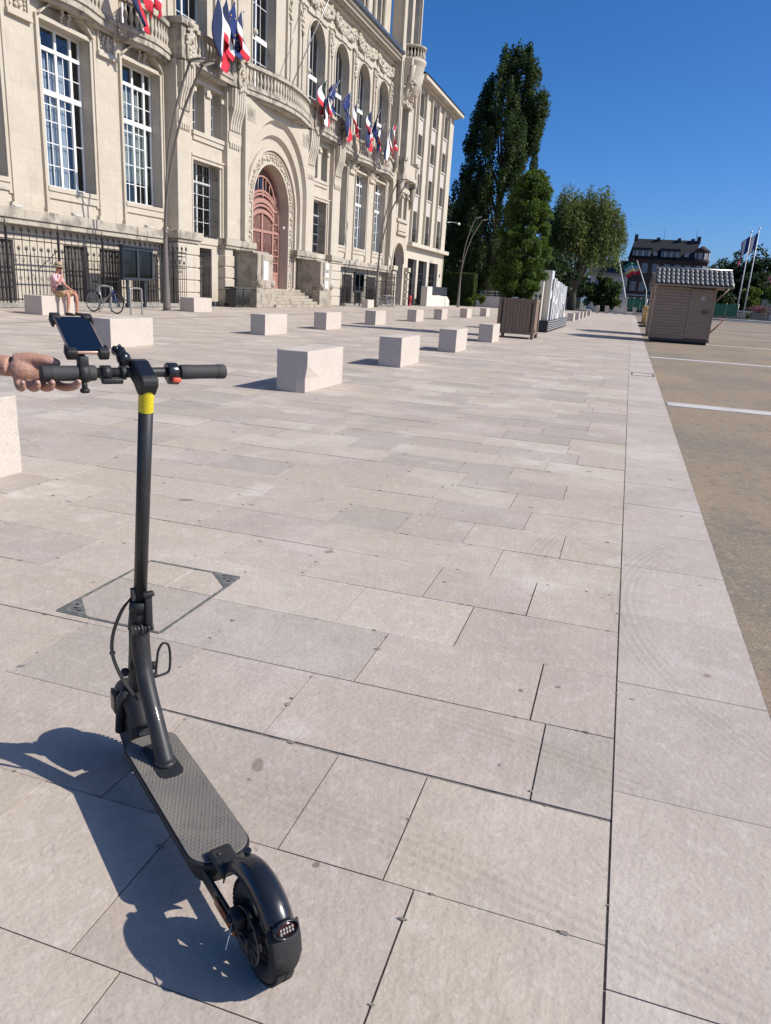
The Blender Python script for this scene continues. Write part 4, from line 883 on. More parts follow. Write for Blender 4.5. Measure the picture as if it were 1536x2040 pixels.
# ================================================================ hand and forearm on the grip
def skin(name, nodes, edges, mt, root, parent=None, sub=2, T=None):
    me = bpy.data.meshes.new(name); keys = list(nodes); ix = {k: i for i, k in enumerate(keys)}
    co = [Vector(nodes[k][0]) for k in keys]
    if T: co = [T @ p for p in co]
    o0 = OFF.get(parent.name, Vector()) if parent else Vector()
    me.from_pydata([p - o0 for p in co], [(ix[a], ix[b]) for a, b in edges], [])
    o = bpy.data.objects.new(name, me); COL.objects.link(o); me.materials.append(MATS[mt])
    if parent: o.parent = parent
    sk = o.modifiers.new('skin', 'SKIN'); sk.use_smooth_shade = True; sk.branch_smoothing = .3
    if not me.skin_vertices: me.attributes  # the modifier adds the layer
    for i, k in enumerate(keys):
        r = nodes[k][1]; r = (r, r) if not hasattr(r, '__len__') else r
        me.skin_vertices[0].data[i].radius = r; me.skin_vertices[0].data[i].use_root = (k == root)
    ss = o.modifiers.new('round', 'SUBSURF'); ss.levels = ss.render_levels = sub
    return o
hm = MB(); TIPS = []
hm.tube([(.97, .52, 1.10), (.90, .44, 1.10), (.83, .365, 1.101), (.775, .305, 1.100), (.742, .268, 1.098), (.722, .246, 1.096)], [.038, .039, .035, .029, .0255, .024], 16, flat=.88)
hm.ball((.708, .222, 1.092), 1, 16, sc=(.020, .033, .029)); hm.ball((.705, .198, 1.086), 1, 16, sc=(.0175, .032, .025))
for y, r, dy, ln in ((.238, .0076, .002, .9), (.219, .0088, -.004, 1.05), (.199, .0091, -.010, 1.1), (.178, .0090, -.034, 1.05)):
    P = [(.708, y, 1.086), (.706, y + dy * .2, 1.068), (.693, y + dy * .5, 1.0585), (.668, y + dy * .8, 1.0580), (.668 - .024 * ln, y + dy * 1.1, 1.064), (.668 - .031 * ln, y + dy * 1.3, 1.0735)]; TIPS.append((P[-1], r))
    hm.tube(spl(P, 4), [r * k for k in np.interp(np.linspace(0, 5, 21), range(6), (1.1, 1.12, 1.06, 1.0, .95, .74))], 12); hm.ball(P[-1], r * .76, 10)
P = [(.716, .238, 1.108), (.702, .214, 1.1145), (.688, .188, 1.1125), (.677, .166, 1.108)]
hm.tube(spl(P, 4), [.017, .0165, .0155, .0145, .0135, .013, .0125, .0122, .012, .0118, .011, .0105, .009], 12); hm.ball(P[-1], .0092, 10)
hm.v = [tuple(MS @ Vector(p)) for p in hm.v]
hand = hm.build('person', 'skin', recalc=True)
rmd = hand.modifiers.new('one_surface', 'REMESH'); rmd.mode = 'VOXEL'; rmd.voxel_size = .0024; rmd.use_smooth_shade = True
smd = hand.modifiers.new('soft', 'SMOOTH'); smd.iterations = 6; smd.factor = .5
nl = MB(); mat('nail', (.52, .33, .27), .35)
for p_, r_ in TIPS: nl.ball(MS @ (Vector(p_) + Vector((-r_ * .55, 0, r_ * .1))), r_ * .55, 8, sc=(1, 1, .9))
nl.build('nails', 'nail', hand)
tag(hand, 'bare forearm and hand holding the left handlebar grip of the scooter', 'person')
# ================================================================ things along the facade
mat('lamp_metal', (.19, .165, .145), .5, metal=.35, layers=((8, (.15, .13, .115), .5, .7, .5),))
mat('lamp_lens', (.62, .62, .58), .25)
mat('bin_plastic', (.055, .058, .05), .6, layers=((10, (.09, .09, .075), .5, .7, .5),))
mat('hydrant_red', (.50, .02, .03), .45)
mat('board_paint', (.028, .033, .042), .4); mat('paper', (.74, .76, .78), .8)
mat('galvanised', (.40, .39, .37), .4, metal=.7)
mat('bike_paint', (.36, .35, .33), .35, metal=.4); mat('bike_blue', (.03, .06, .28), .4)
mat('render_white', (.63, .57, .475), .85, layers=((1.5, (.55, .5, .42), .5, .7, .5),))
mat('kerb_stone', (.30, .275, .24), .9, layers=((3, (.2, .185, .16), .45, .65, .7),), bump=(30, .006))
def spline(P, n=6):
    P = [Vector(p) for p in P]; out = []
    for i in range(len(P) - 1):
        a, b, c, d = P[max(i - 1, 0)], P[i], P[i + 1], P[min(i + 2, len(P) - 1)]
        for k in range(n):
            t = k / n; out.append(.5 * ((2 * b) + (c - a) * t + (2 * a - 5 * b + 4 * c - d) * t * t + (3 * b - a - 3 * c + d) * t ** 3))
    return out + [P[-1]]
# iron fences
def spear(h, z0=.12, tri=.2):
    m = MB().tube([(0, 0, z0), (0, 0, h - tri)], .0125, 6)
    m.tube([(0, 0, h - tri), (0, 0, h - tri * .55), (0, 0, h)], [.012, .02, .002], 5)
    for s in (-1, 1): m.tube([(0, 0, h - tri), (0, s * .045, h - tri * .92), (0, s * .06, h - tri * .6), (0, s * .05, h - tri * .2)], [.012, .016, .014, .003], 5)
    o = m.build('spear_bar', 'iron'); me = o.data; bpy.data.objects.remove(o); return me
tall_me, low_me = spear(2.56), spear(1.95, tri=.16)
pm = MB().box(-.03, .03, -.03, .03, .1, 2.3); pm.tube([(0, 0, 2.3), (0, 0, 2.42), (0, 0, 2.7)], [.03, .045, .004], 8); po = pm.build('post', 'iron'); post_me = po.data; bpy.data.objects.remove(po)
def fence(y0, y1, x, label):
    t = thing('iron_fence', (x, y0, 0), label, 'fence'); n = int((y1 - y0) / .325); st = (y1 - y0) / n
    def put(me, nm, y): o = bpy.data.objects.new(nm, me); COL.objects.link(o); o.parent = t; o.location = (0, y - y0, 0)
    for i in range(n + 1):
        put(post_me if i % 7 == 0 else tall_me, 'fence_post' if i % 7 == 0 else 'spear_bar', y0 + i * st)
        if i < n: put(low_me, 'low_spear_bar', y0 + (i + .5) * st)
    for z, h in ((.26, .02), (1.62, .016), (2.1, .016), (2.26, .02)): MB().box(x - .016, x + .016, y0, y1, z - h, z + h).build('rail', 'iron', t)
    MB().box(x - .16, x + .16, y0 - .1, y1 + .1, 0, .145).build('kerb', 'kerb_stone', t, bevel=.02)
    for i in range(0, n, 14): MB().tube([(x, y0 + i * st, 1.9), (x - .9, y0 + i * st, 1.2)], .014, 6).build('stay', 'iron', t)
fence(17.6, 30.15, -18.9, 'black iron spear fence before the basement windows behind the seated man')
fence(49.75, 61.3, -18.85, 'black iron spear fence behind the second street lamp, right of the entrance')
# notice boards
def board(x, y0, y1, z0, z1, label):
    t = thing('notice_board', (x, (y0 + y1) / 2, 0), label, 'notice board'); c = (y0 + y1) / 2
    f = MB().prism(rect(y0, y1, z0, z1), x - .06, x + .03, 'x', holes=[rect(y0 + .1, c - .07, z0 + .1, z1 - .1), rect(c + .07, y1 - .1, z0 + .1, z1 - .1)]); f.box(x - .09, x - .06, y0, y1, z0, z1); f.box(x - .12, x + .09, y0 - .04, y1 + .04, z1, z1 + .06); f.build('case', 'board_paint', t, bevel=.008)
    for a, b in ((y0 + .1, c - .07), (c + .07, y1 - .1)): MB().box(x - .01, x - .004, a, b, z0 + .1, z1 - .1).build('glass_door', 'shop_glass', t)
    r_ = random.Random(int(y0)); 
    for a, b, p, q in ((y0 + .16, y0 + .62, z1 - .5, z1 - .17), (y0 + .2, y0 + .52, z0 + .16, z0 + .55), (c + .14, c + .36, z0 + .5, z1 - .24)): MB().box(x - .055, x - .05, a, b, p, q).build('sheet', 'paper', t)
    for y in (y0 + .45, y1 - .45): MB().box(x - .13, x - .07, y - .06, y + .06, 0, z0 + .3).build('post', 'board_paint', t)
    return t
board(-18.55, 25.15, 27.15, 1.02, 2.24, 'black glazed notice board with white sheets, right of the leaning bicycle')
board(-18.6, 51.0, 53.0, .95, 2.25, 'black double notice board in front of the far iron fence')
# bicycles
bk = thing('bicycle', (-16.27, 21.1, 0), 'silver bicycle with a blue front fork leaning at a rack beside the seated man', 'bicycle', 'bicycles parked at the fences', rz=math.atan2(-.2, 1.05), local=True)
R_ = .335
for x, nm in ((-.53, 'rear_wheel'), (.53, 'front_wheel')):
    w = MB().tube([(x + (R_ - .016) * math.cos(2 * math.pi * i / 32), 0, R_ + (R_ - .016) * math.sin(2 * math.pi * i / 32)) for i in range(32)], .018, 8, closed=True); wo = w.build(nm, 'rubber', bk)
    w = MB().tube([(x + (R_ - .038) * math.cos(2 * math.pi * i / 32), 0, R_ + (R_ - .038) * math.sin(2 * math.pi * i / 32)) for i in range(32)], .009, 6, closed=True); w.build('rim', 'galvanised', wo)
    w = MB().tube([(x, -.04, R_), (x, .04, R_)], .022, 10)
    for i in range(20): a = 2 * math.pi * i / 20; w.tube([(x, .025 * (-1) ** i, R_), (x + (R_ - .04) * math.cos(a), 0, R_ + (R_ - .04) * math.sin(a))], .0025, 4, caps=False)
    w.build('spokes', 'galvanised', wo)
BB, ST, HT, HBm = (-.08, 0, .29), (-.26, 0, .82), (.36, 0, .84), (.40, 0, .70)
f = MB()
for a, b, r in ((BB, ST, .017), (ST, HT, .017), (BB, HBm, .02), (HT, HBm, .02)): f.tube([a, b], r, 8)
for s in (-1, 1): f.tube([(-.25, s * .03, .78), (-.53, s * .055, .335)], .009, 6); f.tube([BB, (-.53, s * .055, .335)], .010, 6)
f.build('frame', 'bike_paint', bk)
f = MB()
for s in (-1, 1): f.tube([(.405, s * .045, .66), (.46, s * .05, .5), (.53, s * .05, .335)], .013, 6)
f.box(.38, .42, -.06, .06, .65, .69); f.build('fork', 'bike_blue', bk)
MB().tube([(-.26, 0, .82), (-.285, 0, .93)], .014, 8).build('seat_post', 'galvanised', bk)
MB().tube([(-.42, 0, .965), (-.33, 0, .96), (-.2, 0, .95), (-.12, 0, .945)], [.085, .08, .035, .02], 10, flat=.4).build('saddle', 'rubber', bk)
f = MB().tube([(.36, 0, .84), (.345, 0, .96), (.40, 0, .99)], .014, 8); f.tube([(.36, -.28, .99), (.40, -.1, .99), (.40, .1, .99), (.36, .28, .99)], .011, 8)
for s in (-1, 1): f.tube([(.36, s * .18, .99), (.33, s * .30, .99)], .017, 8)
f.build('handlebar', 'matt_plastic', bk)
f = MB()
for x, a0, a1 in ((-.53, 20, 190), (.53, 10, 120)): f.tube([(x + (R_ + .03) * math.cos(math.radians(a0 + (a1 - a0) * i / 12)), 0, R_ + (R_ + .03) * math.sin(math.radians(a0 + (a1 - a0) * i / 12))) for i in range(13)], .024, 6, flat=.4)
f.build('mudguards', 'matt_plastic', bk)
f = MB().tube([(BB[0], -.09, .29), (BB[0], .09, .29)], .012, 6); f.tube([(BB[0] + .1 * math.cos(i * .4), -.05, .29 + .1 * math.sin(i * .4)) for i in range(16)], .008, 5, closed=True)
f.tube([(BB[0], -.08, .29), (BB[0] + .04, -.09, .13)], .012, 6); f.tube([(BB[0], .08, .29), (BB[0] - .04, .09, .45)], .012, 6); f.box(BB[0] - .01, BB[0] + .09, -.17, -.09, .115, .14); f.box(BB[0] - .09, BB[0] + .01, .09, .17, .44, .465)
f.tube([(BB[0], -.05, .39), (-.53, -.05, .38), (-.58, -.05, .335), (-.53, -.05, .29), (BB[0], -.05, .19)], .005, 5); f.build('crank_set', 'galvanised', bk)
for x, y, a, lb in ((-18.2, 56.4, .5, 'dark bicycle parked behind the second lamp post, nearer one'), (-18.1, 57.6, 1.0, 'dark bicycle parked behind the second lamp post, farther one')):
    c = copy_tree(bk, None, lb); c.location = (x, y, 0); c.rotation_euler.z = a
for i, (x, y) in enumerate(((-16.55, 21.5), (-15.25, 21.35), (-18.3, 58.3))):
    t = MB().tube(spline([(x, y - .3, 0), (x, y - .3, .7), (x, y - .22, .82), (x, y + .22, .82), (x, y + .3, .7), (x, y + .3, 0)], 5), .028, 10)
    tag(t.build('cycle_hoop', 'galvanised'), ('steel hoop behind the frame of the silver bicycle', 'steel hoop at the front wheel of the silver bicycle', 'steel hoop among the bicycles behind the second lamp')[i], 'cycle stand', 'steel cycle stands')
# street lamps: a tapered post that splits into two long bowed arms
def street_lamp(x, y, label, mir=1):
    t = thing('street_lamp', (x, y, 0), label, 'street lamp', 'twin-armed street lamps along the facade')
    A1 = spline([(0, 0, 0), (0, 0, 1.2), (0, 0, 2.5), (.05, .02, 3.9), (.18, .05, 5.6), (.55, .12, 7.2), (1.0, .24, 8.45)], 5)
    A2 = spline([(.02, -.03, 2.6), (.12, -.04, 3.9), (.40, -.06, 5.3), (.82, -.10, 6.6), (1.36, -.16, 7.6), (1.74, -.20, 8.2)], 5)
    P = lambda q: (x + q.x, y + q.y, q.z)
    z = [q.z for q in A1]; MB().tube([P(q) for q in A1], [max(.04, .145 - .03 * min(h, 1.2) - .022 * max(0, h - 1.2)) for h in z], 14).build('post', 'lamp_metal', t)
    MB().tube([P(q) for q in A2], [.045] * len(A2), 10).build('arm', 'lamp_metal', t)
    MB().lathe([(.2, 0), (.2, .02), (.15, .03)], (x, y, 0), 16).build('base_plate', 'lamp_metal', t)
    MB().lathe([(.075, 0), (.085, .03), (.085, .09), (.075, .12)], (x + .02, y, 2.75), 12).build('collar', 'lamp_metal', t)
    for e, s in ((A1[-1], 1), (A2[-1], -1)):
        M = Matrix.Translation(P(e)) @ Matrix.Rotation(math.radians(-10), 4, 'Y') @ Matrix.Rotation(math.radians(12 * s), 4, 'Z')
        h = MB(); h.ball((0, 0, 0), 1, 14, sc=(.36, .15, .05), M=M @ Matrix.Translation((.22, 0, .02))); ho = h.build('lamp_head', 'lamp_metal', t)
        MB().box(.12, .46, -.09, .09, -.040, -.028, M=M).build('lens', 'lamp_lens', ho)
street_lamp(-16.79, 25.4, 'tall brown twin-armed street lamp in front of the notice board and fence')
street_lamp(-17.45, 52.6, 'tall brown twin-armed street lamp before the far fence, beyond the entrance')
street_lamp(-16.6, 76.2, 'tall brown twin-armed street lamp standing before the hedge at the end of the building')
street_lamp(-17.0, 3.0, 'tall brown twin-armed street lamp before the left end of the facade')
# bins, hydrant, ramp
for i, (y, lb) in enumerate(((33.1, 'grey wheeled bin beside the entrance, the one nearer the gate'), (33.85, 'grey wheeled bin touching the left entrance cheek wall'))):
    t = thing('wheeled_bin', (-18.35, y + .35, 0), lb, 'bin', 'bins beside the entrance')
    b = MB(); V = []
    for z, k in ((.06, .78), (.85, 1)):
        V += [(-18.35 - .32 * k, y + .35 - .34 * k, z), (-18.35 + .32 * k, y + .35 - .34 * k, z), (-18.35 + .32 * k, y + .35 + .34 * k, z), (-18.35 - .32 * k, y + .35 + .34 * k, z)]
    b.add(V, [(0, 1, 2, 3), (4, 5, 6, 7), (0, 1, 5, 4), (1, 2, 6, 5), (2, 3, 7, 6), (3, 0, 4, 7)])
    for k in range(5): yy = y + .1 + k * .125; b.box(-18.10, -18.02, yy, yy + .03, .12, .8)
    b.build('body', 'bin_plastic', t, bevel=.03)
    MB().prism([(-18.70, .86), (-18.0, .86), (-18.0, .9), (-18.3, .97), (-18.65, .94)], y - .01, y + .71, 'y').build('lid', 'bin_plastic', t, bevel=.02)
    for s in (0, .6): MB().tube([(-18.62, y + .02 + s, .1), (-18.62, y + .1 + s, .1)], .1, 14).build('wheel', 'rubber', t)
t = thing('fire_hydrant', (-18.6, 65.5, 0), 'small red fire hydrant beside the arched end door', 'hydrant')
MB().lathe([(.16, 0), (.16, .06), (.09, .1), (.09, .5), (.14, .54), (.14, .72), (.1, .84), (.03, .9)], (-18.6, 65.5, 0), 14).build('body', 'hydrant_red', t)
MB().tube([(-18.6, 65.25, .62), (-18.6, 65.75, .62)], .06, 10).build('outlet', 'hydrant_red', t)
t = thing('ramp_wall', (-17.9, 72, 0), 'cream rendered ramp wall with a black screen on top, at the end of the building', 'wall')
MB().box(-18.5, -17.9, 68.6, 70.4, 0, 1.75).build('pier', 'render_white', t, bevel=.02)
MB().prism([(70.4, 0), (78.0, 0), (78.0, .55), (76.8, .95), (70.4, 1.0)], -18.3, -17.95, 'x').build('parapet', 'render_white', t)
MB().box(-18.15, -18.1, 70.5, 77.2, 1.02, 1.8).build('screen', 'board_paint', t)
t = thing('wall_lamp', (XC, 80.2, 8.2), 'small white lamp on an arm from the far corner of the building', 'lamp')
MB().tube([(XC, 80.2, 8.25), (XC + .3, 81.2, 8.4), (XC + .7, 82.5, 8.45)], .04, 8).build('arm', 'galvanised', t); MB().ball((XC + .8, 82.8, 8.38), .22, 10, sc=(.7, 1.4, .6)).build('lamp_shade', 'white_paint', t)
# flags on the balconies
mat('flag_blue', (.010, .020, .075), .8); mat('flag_white', (.72, .71, .70), .8); mat('flag_red', (.52, .012, .03), .8); mat('flag_eu', (.010, .03, .15), .8); mat('flag_green', (.008, .03, .015), .8); mat('flag_yellow', (.7, .45, .02), .8); mat('flag_orange', (.6, .12, .02), .8)
def flag(yb, yt, zt, drop, kind, label, sway=0.0, wid=.75, xb=-18.88, xt=-18.25, zb=10.75):
    base, tip = Vector((xb, yb, zb)), Vector((xt, yt, zt)); t = thing('flag', base, label, 'flag', 'flags hung along the balconies')
    MB().tube([base, tip], .016, 6).ball(tip, .035, 6, sc=(1, 1, 1.8)).build('pole', 'galvanised', t)
    big = 1.55 if yb > 40 else 1.15
    nu, nv = 18, 10; V = []; r = random.Random(int(yt * 31 + zt * 7)); p1, p2, p3 = r.uniform(0, 6), r.uniform(0, 6), r.uniform(.8, 1.2)
    for i in range(nu + 1):
        s = i / nu
        for j in range(nv + 1):
            q = j / nv; H = tip + (base - tip) * (q * wid * .62)
            fold = math.sin(8.5 * q * p3 + 2.2 * s + p1); amp = .11 * (s ** .6)
            spread = big * (q - .5) * (.75 + .85 * math.sin(math.pi * min(1, s * 1.05)) - .2 * s)
            V.append((H.x * (1 - .55 * s) + (.45 * (tip.x + base.x) / 2 + .1 * tip.x) * s + amp * fold + .05 * math.sin(5 * s + p2), H.y * (1 - s * .8) + (tip.y * .55 + base.y * .45) * s * .8 + spread * (.3 + .7 * s) + sway * s * s + .05 * math.cos(7 * q + 3 * s + p2) * s, H.z - drop * s * (1 - .22 * q * s) + .03 * math.sin(9 * q + p1) * s))
    C = {'fr': (0, 1, 2), 'it': (4, 1, 2), 'eu': (3, 3, 3), 'drape': (0, 1, 2), 'red': (2, 1, 2)}[kind]
    m = MB()
    for i in range(nu):
        for j in range(nv):
            k = (j * 3 // nv) if kind == 'drape' else (i * 3 // nu); o = i * (nv + 1) + j
            m.add([V[o], V[o + 1], V[o + nv + 2], V[o + nv + 1]], [(0, 1, 2, 3)], C[k], True)
    co = m.build('cloth', ['flag_blue', 'flag_white', 'flag_red', 'flag_eu', 'flag_green'], t); 
    sd_ = co.modifiers.new('shell', 'SOLIDIFY'); sd_.thickness = .004
    if kind == 'eu':
        st = MB()
        for a in range(12):
            i = int(nu * (.5 + .3 * math.cos(a * math.pi / 6))); j = int(nv * (.5 + .38 * math.sin(a * math.pi / 6))); p = Vector(V[i * (nv + 1) + j]) + Vector((.02, -.012, .005))
            st.add([p + Vector((.012, .05 * math.cos(k * .628 + .3) * (1 if k % 2 else .45), .05 * math.sin(k * .628 + .3) * (1 if k % 2 else .45))) for k in range(10)], [tuple(range(10))])
        st.build('stars', 'flag_yellow', co)
    return t
for a in ((26.3, 26.5, 12.0, 2.0, 'drape', 'tricolour drape hanging lowest over the cornice between the two tall windows', .5, .9), (26.5, 27.6, 12.1, 1.5, 'red', 'red and white flag beside the tricolour drape above the tall windows', .1, .6), (26.6, 28.3, 12.1, 1.25, 'fr', 'tricolour flag nearest the carved pier above the first street lamp', .1, .7),
          (33.9, 31.9, 12.6, 2.1, 'drape', 'tricolour drape hanging lowest above the paired small windows', -.2, .9, ), (34.2, 32.6, 12.75, 1.45, 'fr', 'broad tricolour flag in front of the pier left of the entrance', -.25, .85), (34.6, 33.3, 12.8, 1.3, 'eu', 'dark blue starred flag left of the entrance arch', -.05, .8), (34.9, 34.1, 12.7, 1.35, 'fr', 'tricolour flag closest to the curved entrance balcony', -.1, .7),
          (44.2, 44.0, 12.45, 1.2, 'it', 'green, white and red flag at the right end of the entrance balcony', -.35, .8), (44.3, 45.0, 12.45, 2.0, 'drape', 'tricolour drape hanging below the green, white and red flag', -.3, .9), (44.4, 45.3, 12.5, 1.45, 'fr', 'tricolour flag right of the entrance balcony pier', .2, .85), (44.6, 45.9, 12.85, 1.0, 'eu', 'blue starred flag behind the tricolour at the entrance balcony pier', .1, .8),
          (48.3, 47.9, 12.75, 1.1, 'eu', 'blue starred flag on the second pier right of the entrance', -.2, .8), (48.5, 48.0, 12.1, 1.8, 'drape', 'tricolour drape under the starred flag on the second pier', -.1, .8), (48.7, 49.3, 12.6, 1.5, 'fr', 'tricolour flag blown to the right off the second pier', 1.0, .8),
          (52.6, 52.0, 12.6, 1.2, 'fr', 'narrow tricolour flag left of the large starred flag', -.1, .7), (52.7, 53.6, 12.95, 1.5, 'eu', 'large blue starred flag blown out over the far windows', 1.2, 1.0), (52.8, 52.2, 11.9, 1.55, 'drape', 'tricolour drape below the narrow flag, over the far windows', -.4, .7), (52.9, 54.6, 12.3, 1.3, 'fr', 'tricolour flag below the large starred flag', .8, .8),
          (57.0, 55.9, 12.3, 1.9, 'drape', 'tricolour drape nearest the end bay', -.2, .8), (57.1, 56.8, 12.7, 1.5, 'fr', 'tricolour flag second from the end bay', .5, .8), (57.2, 57.7, 12.9, 1.3, 'red', 'red and white flag closest to the round balcony bay', .5, .6)):
    flag(*a[:6], sway=a[6], wid=a[7])
t = thing('bare_flagpole', (-18.7, 40.6, 11.1), 'bare grey flagpole slanting up from the entrance balcony', 'flagpole')
MB().tube([(-19.0, 40.4, 10.9), (-18.2, 43.1, 15.6), (-17.9, 44.2, 17.5)], .03, 8).build('pole', 'galvanised', t)
MB().lathe([(.06, 0), (.05, .3), (.04, .3)], (-19.0, 40.4, 10.75), 10).build('socket', 'galvanised', t)
# ================================================================ man seated on the block
mat('shirt_pink', (.62, .33, .35), .85, layers=((60, (.72, .50, .52), .45, .55, .8, 1, (1, 1, .1)),)); mat('shorts_tan', (.40, .26, .13), .85); mat('straw', (.42, .30, .19), .9, layers=((60, (.3, .2, .12), .5, .6, .7),)); mat('shoe_black', (.02, .02, .022), .6); mat('bag_black', (.03, .031, .034), .6); mat('hair_grey', (.35, .33, .31), .8); mat('lens_dark', (.02, .015, .015), .15); mat('man_skin', (.46, .22, .15), .55)
PA = math.atan2(.2, .98); PM = Matrix.Translation((-15.72, 18.5, 0)) @ Matrix.Rotation(PA, 4, 'Z')
bn = {'pelvis': ((-.17, 0, .64), (.15, .12)), 'spine': ((-.19, 0, .82), (.15, .12)), 'chest': ((-.15, 0, 1.0), (.155, .11)), 'neck0': ((-.11, 0, 1.14), .06), 'neck': ((-.09, 0, 1.19), .052), 'head': ((-.06, 0, 1.28), (.075, .09)), 'crown': ((-.055, 0, 1.37), (.07, .085))}
be = [('pelvis', 'spine'), ('spine', 'chest'), ('chest', 'neck0'), ('neck0', 'neck'), ('neck', 'head'), ('head', 'crown')]
for s, n in ((1, 'l'), (-1, 'r')):
    fx = .06 if s > 0 else -.03
    for k, p, r in (('hip', (-.1, s * .1, .62), .095), ('thigh', (.12, s * .125, .625), .082), ('knee', (.30 + fx, s * .135, .60), .062), ('calf', (.30 + fx * 1.2, s * .14, .38), .054), ('ankle', (.27 + fx * 1.5, s * .14, .12), .036), ('foot', (.33 + fx * 1.5, s * .145, .06), .036), ('toe', (.42 + fx * 1.5, s * .155, .045), .03)): bn[k + n] = (p, r)
    be += [('pelvis', 'hip' + n)] + [(a + n, b + n) for a, b in (('hip', 'thigh'), ('thigh', 'knee'), ('knee', 'calf'), ('calf', 'ankle'), ('ankle', 'foot'), ('foot', 'toe'))]
arms = {'r': [((-.13, -.16, 1.09), .06), ((-.06, -.225, .98), .05), ((.06, -.225, .88), .042), ((.10, -.15, 1.03), .034), ((.085, -.08, 1.16), .027), ((.07, -.045, 1.215), .026), ((.045, -.03, 1.245), .014)], 'l': [((-.14, .16, 1.09), .06), ((-.11, .235, .97), .05), ((-.05, .25, .86), .042), ((.10, .22, .76), .034), ((.24, .18, .70), .028), ((.31, .165, .675), .03), ((.37, .16, .64), .018)]}
for n, L_ in arms.items():
    prev = 'chest'
    for i, (p, r) in enumerate(L_): bn[f'arm{n}{i}'] = (p, r); be.append((prev, f'arm{n}{i}')); prev = f'arm{n}{i}'
man = skin('person', bn, be, 'man_skin', 'pelvis', T=PM); tag(man, 'seated man in straw hat, pink shirt and tan shorts, hand raised to his mouth', 'person')
sh = {'low': ((-.18, 0, .60), (.175, .145)), 'mid': ((-.195, 0, .82), (.172, .145)), 'chest': ((-.15, 0, 1.01), (.172, .128)), 'collar': ((-.105, 0, 1.15), .07)}; se = [('low', 'mid'), ('mid', 'chest'), ('chest', 'collar')]
for n, s in (('r', -1), ('l', 1)):
    a = arms[n]; sh['s0' + n] = (a[0][0], .078); sh['s1' + n] = (a[1][0], .076); q = Vector(a[1][0]).lerp(Vector(a[2][0]), .62); sh['s2' + n] = (tuple(q), .074); se += [('chest', 's0' + n), ('s0' + n, 's1' + n), ('s1' + n, 's2' + n)]
skin('shirt', sh, se, 'shirt_pink', 'mid', parent=man, T=PM)
so_ = {'w': ((-.18, 0, .66), (.172, .15)), 'p': ((-.16, 0, .60), (.17, .15))}; sq = [('w', 'p')]
for s, n in ((1, 'l'), (-1, 'r')): so_['a' + n] = ((-.08, s * .11, .615), .118); so_['b' + n] = ((.12, s * .128, .625), .108); so_['c' + n] = ((.25 + (.06 if s > 0 else -.03), s * .135, .61), .1); sq += [('p', 'a' + n), ('a' + n, 'b' + n), ('b' + n, 'c' + n)]
skin('shorts', so_, sq, 'shorts_tan', 'p', parent=man, T=PM)
def pm(mb, name, m): 
    mb.v = [tuple(PM @ Vector(p)) for p in mb.v]; return mb.build(name, m, man)
HM = Matrix.Translation((-.055, 0, 1.375)) @ Matrix.Rotation(math.radians(7), 4, 'Y')
ht = MB().lathe([(.085, -.02), (.155, -.03), (.16, -.022), (.10, 0), (.096, .06), (.085, .10), (.04, .112), (.002, .10)], M=HM @ Matrix.Diagonal((1.08, .92, 1, 1)), n=20); hat = pm(ht, 'straw_hat', 'straw')
b = MB().lathe([(.1015, .002), (.1, .03)], M=HM @ Matrix.Diagonal((1.08, .92, 1, 1)), n=20); b.v = [tuple(PM @ Vector(p)) for p in b.v]; b.build('hat_band', 'shoe_black', hat)
pm(MB().rbox(.015, .035, -.07, .07, 1.285, 1.315, .006).box(-.06, .02, -.082, -.076, 1.295, 1.303).box(-.06, .02, .076, .082, 1.295, 1.303), 'sunglasses', 'lens_dark')
pm(MB().ball((.035, 0, 1.268), .02, 8, sc=(1, .7, 1.1)), 'nose', 'man_skin'); pm(MB().ball((-.06, .083, 1.28), .025, 8, sc=(.7, .4, 1)).ball((-.06, -.083, 1.28), .025, 8, sc=(.7, .4, 1)), 'ears', 'man_skin'); pm(MB().rbox(.012, .024, -.025, .025, 1.226, 1.236, .003), 'mouth', 'man_skin')
pm(MB().ball((-.075, 0, 1.32), .088, 10, sc=(.95, .95, .75)), 'hair', 'hair_grey')
for s in (1, -1):
    fx = .09 if s > 0 else -.045
    pm(MB().tube([(.22 + fx, s * .14, .055), (.33 + fx, s * .145, .05), (.43 + fx, s * .155, .04), (.47 + fx, s * .157, .035)], [.048, .052, .045, .025], 10, flat=.8).box(.2 + fx, .47 + fx, s * .145 - .045, s * .145 + .05, 0, .02), 'shoe', 'shoe_black')
bg_ = thing('shoulder_bag', PM @ Vector((.04, -.05, .68)), 'small black shoulder bag resting on the seated man\'s lap', 'bag')
MM = PM @ Matrix.Translation((.08, -.12, .75)) @ Matrix.Rotation(math.radians(-22), 4, 'Z') @ Matrix.Rotation(math.radians(10), 4, 'X')
MB().rbox(-.11, .11, -.045, .045, -.10, .10, .02, M=MM).build('pouch', 'bag_black', bg_); MB().rbox(-.09, .09, -.052, -.044, -.08, .02, .006, M=MM).build('front_pocket', 'bin_plastic', bg_)
MB().tube([PM @ Vector(p) for p in ((-.02, -.14, .82), (-.05, -.165, .95), (-.1, -.1, 1.15), (-.13, .05, 1.19), (-.2, .14, 1.08))], .011, 6).build('strap', 'bag_black', bg_)
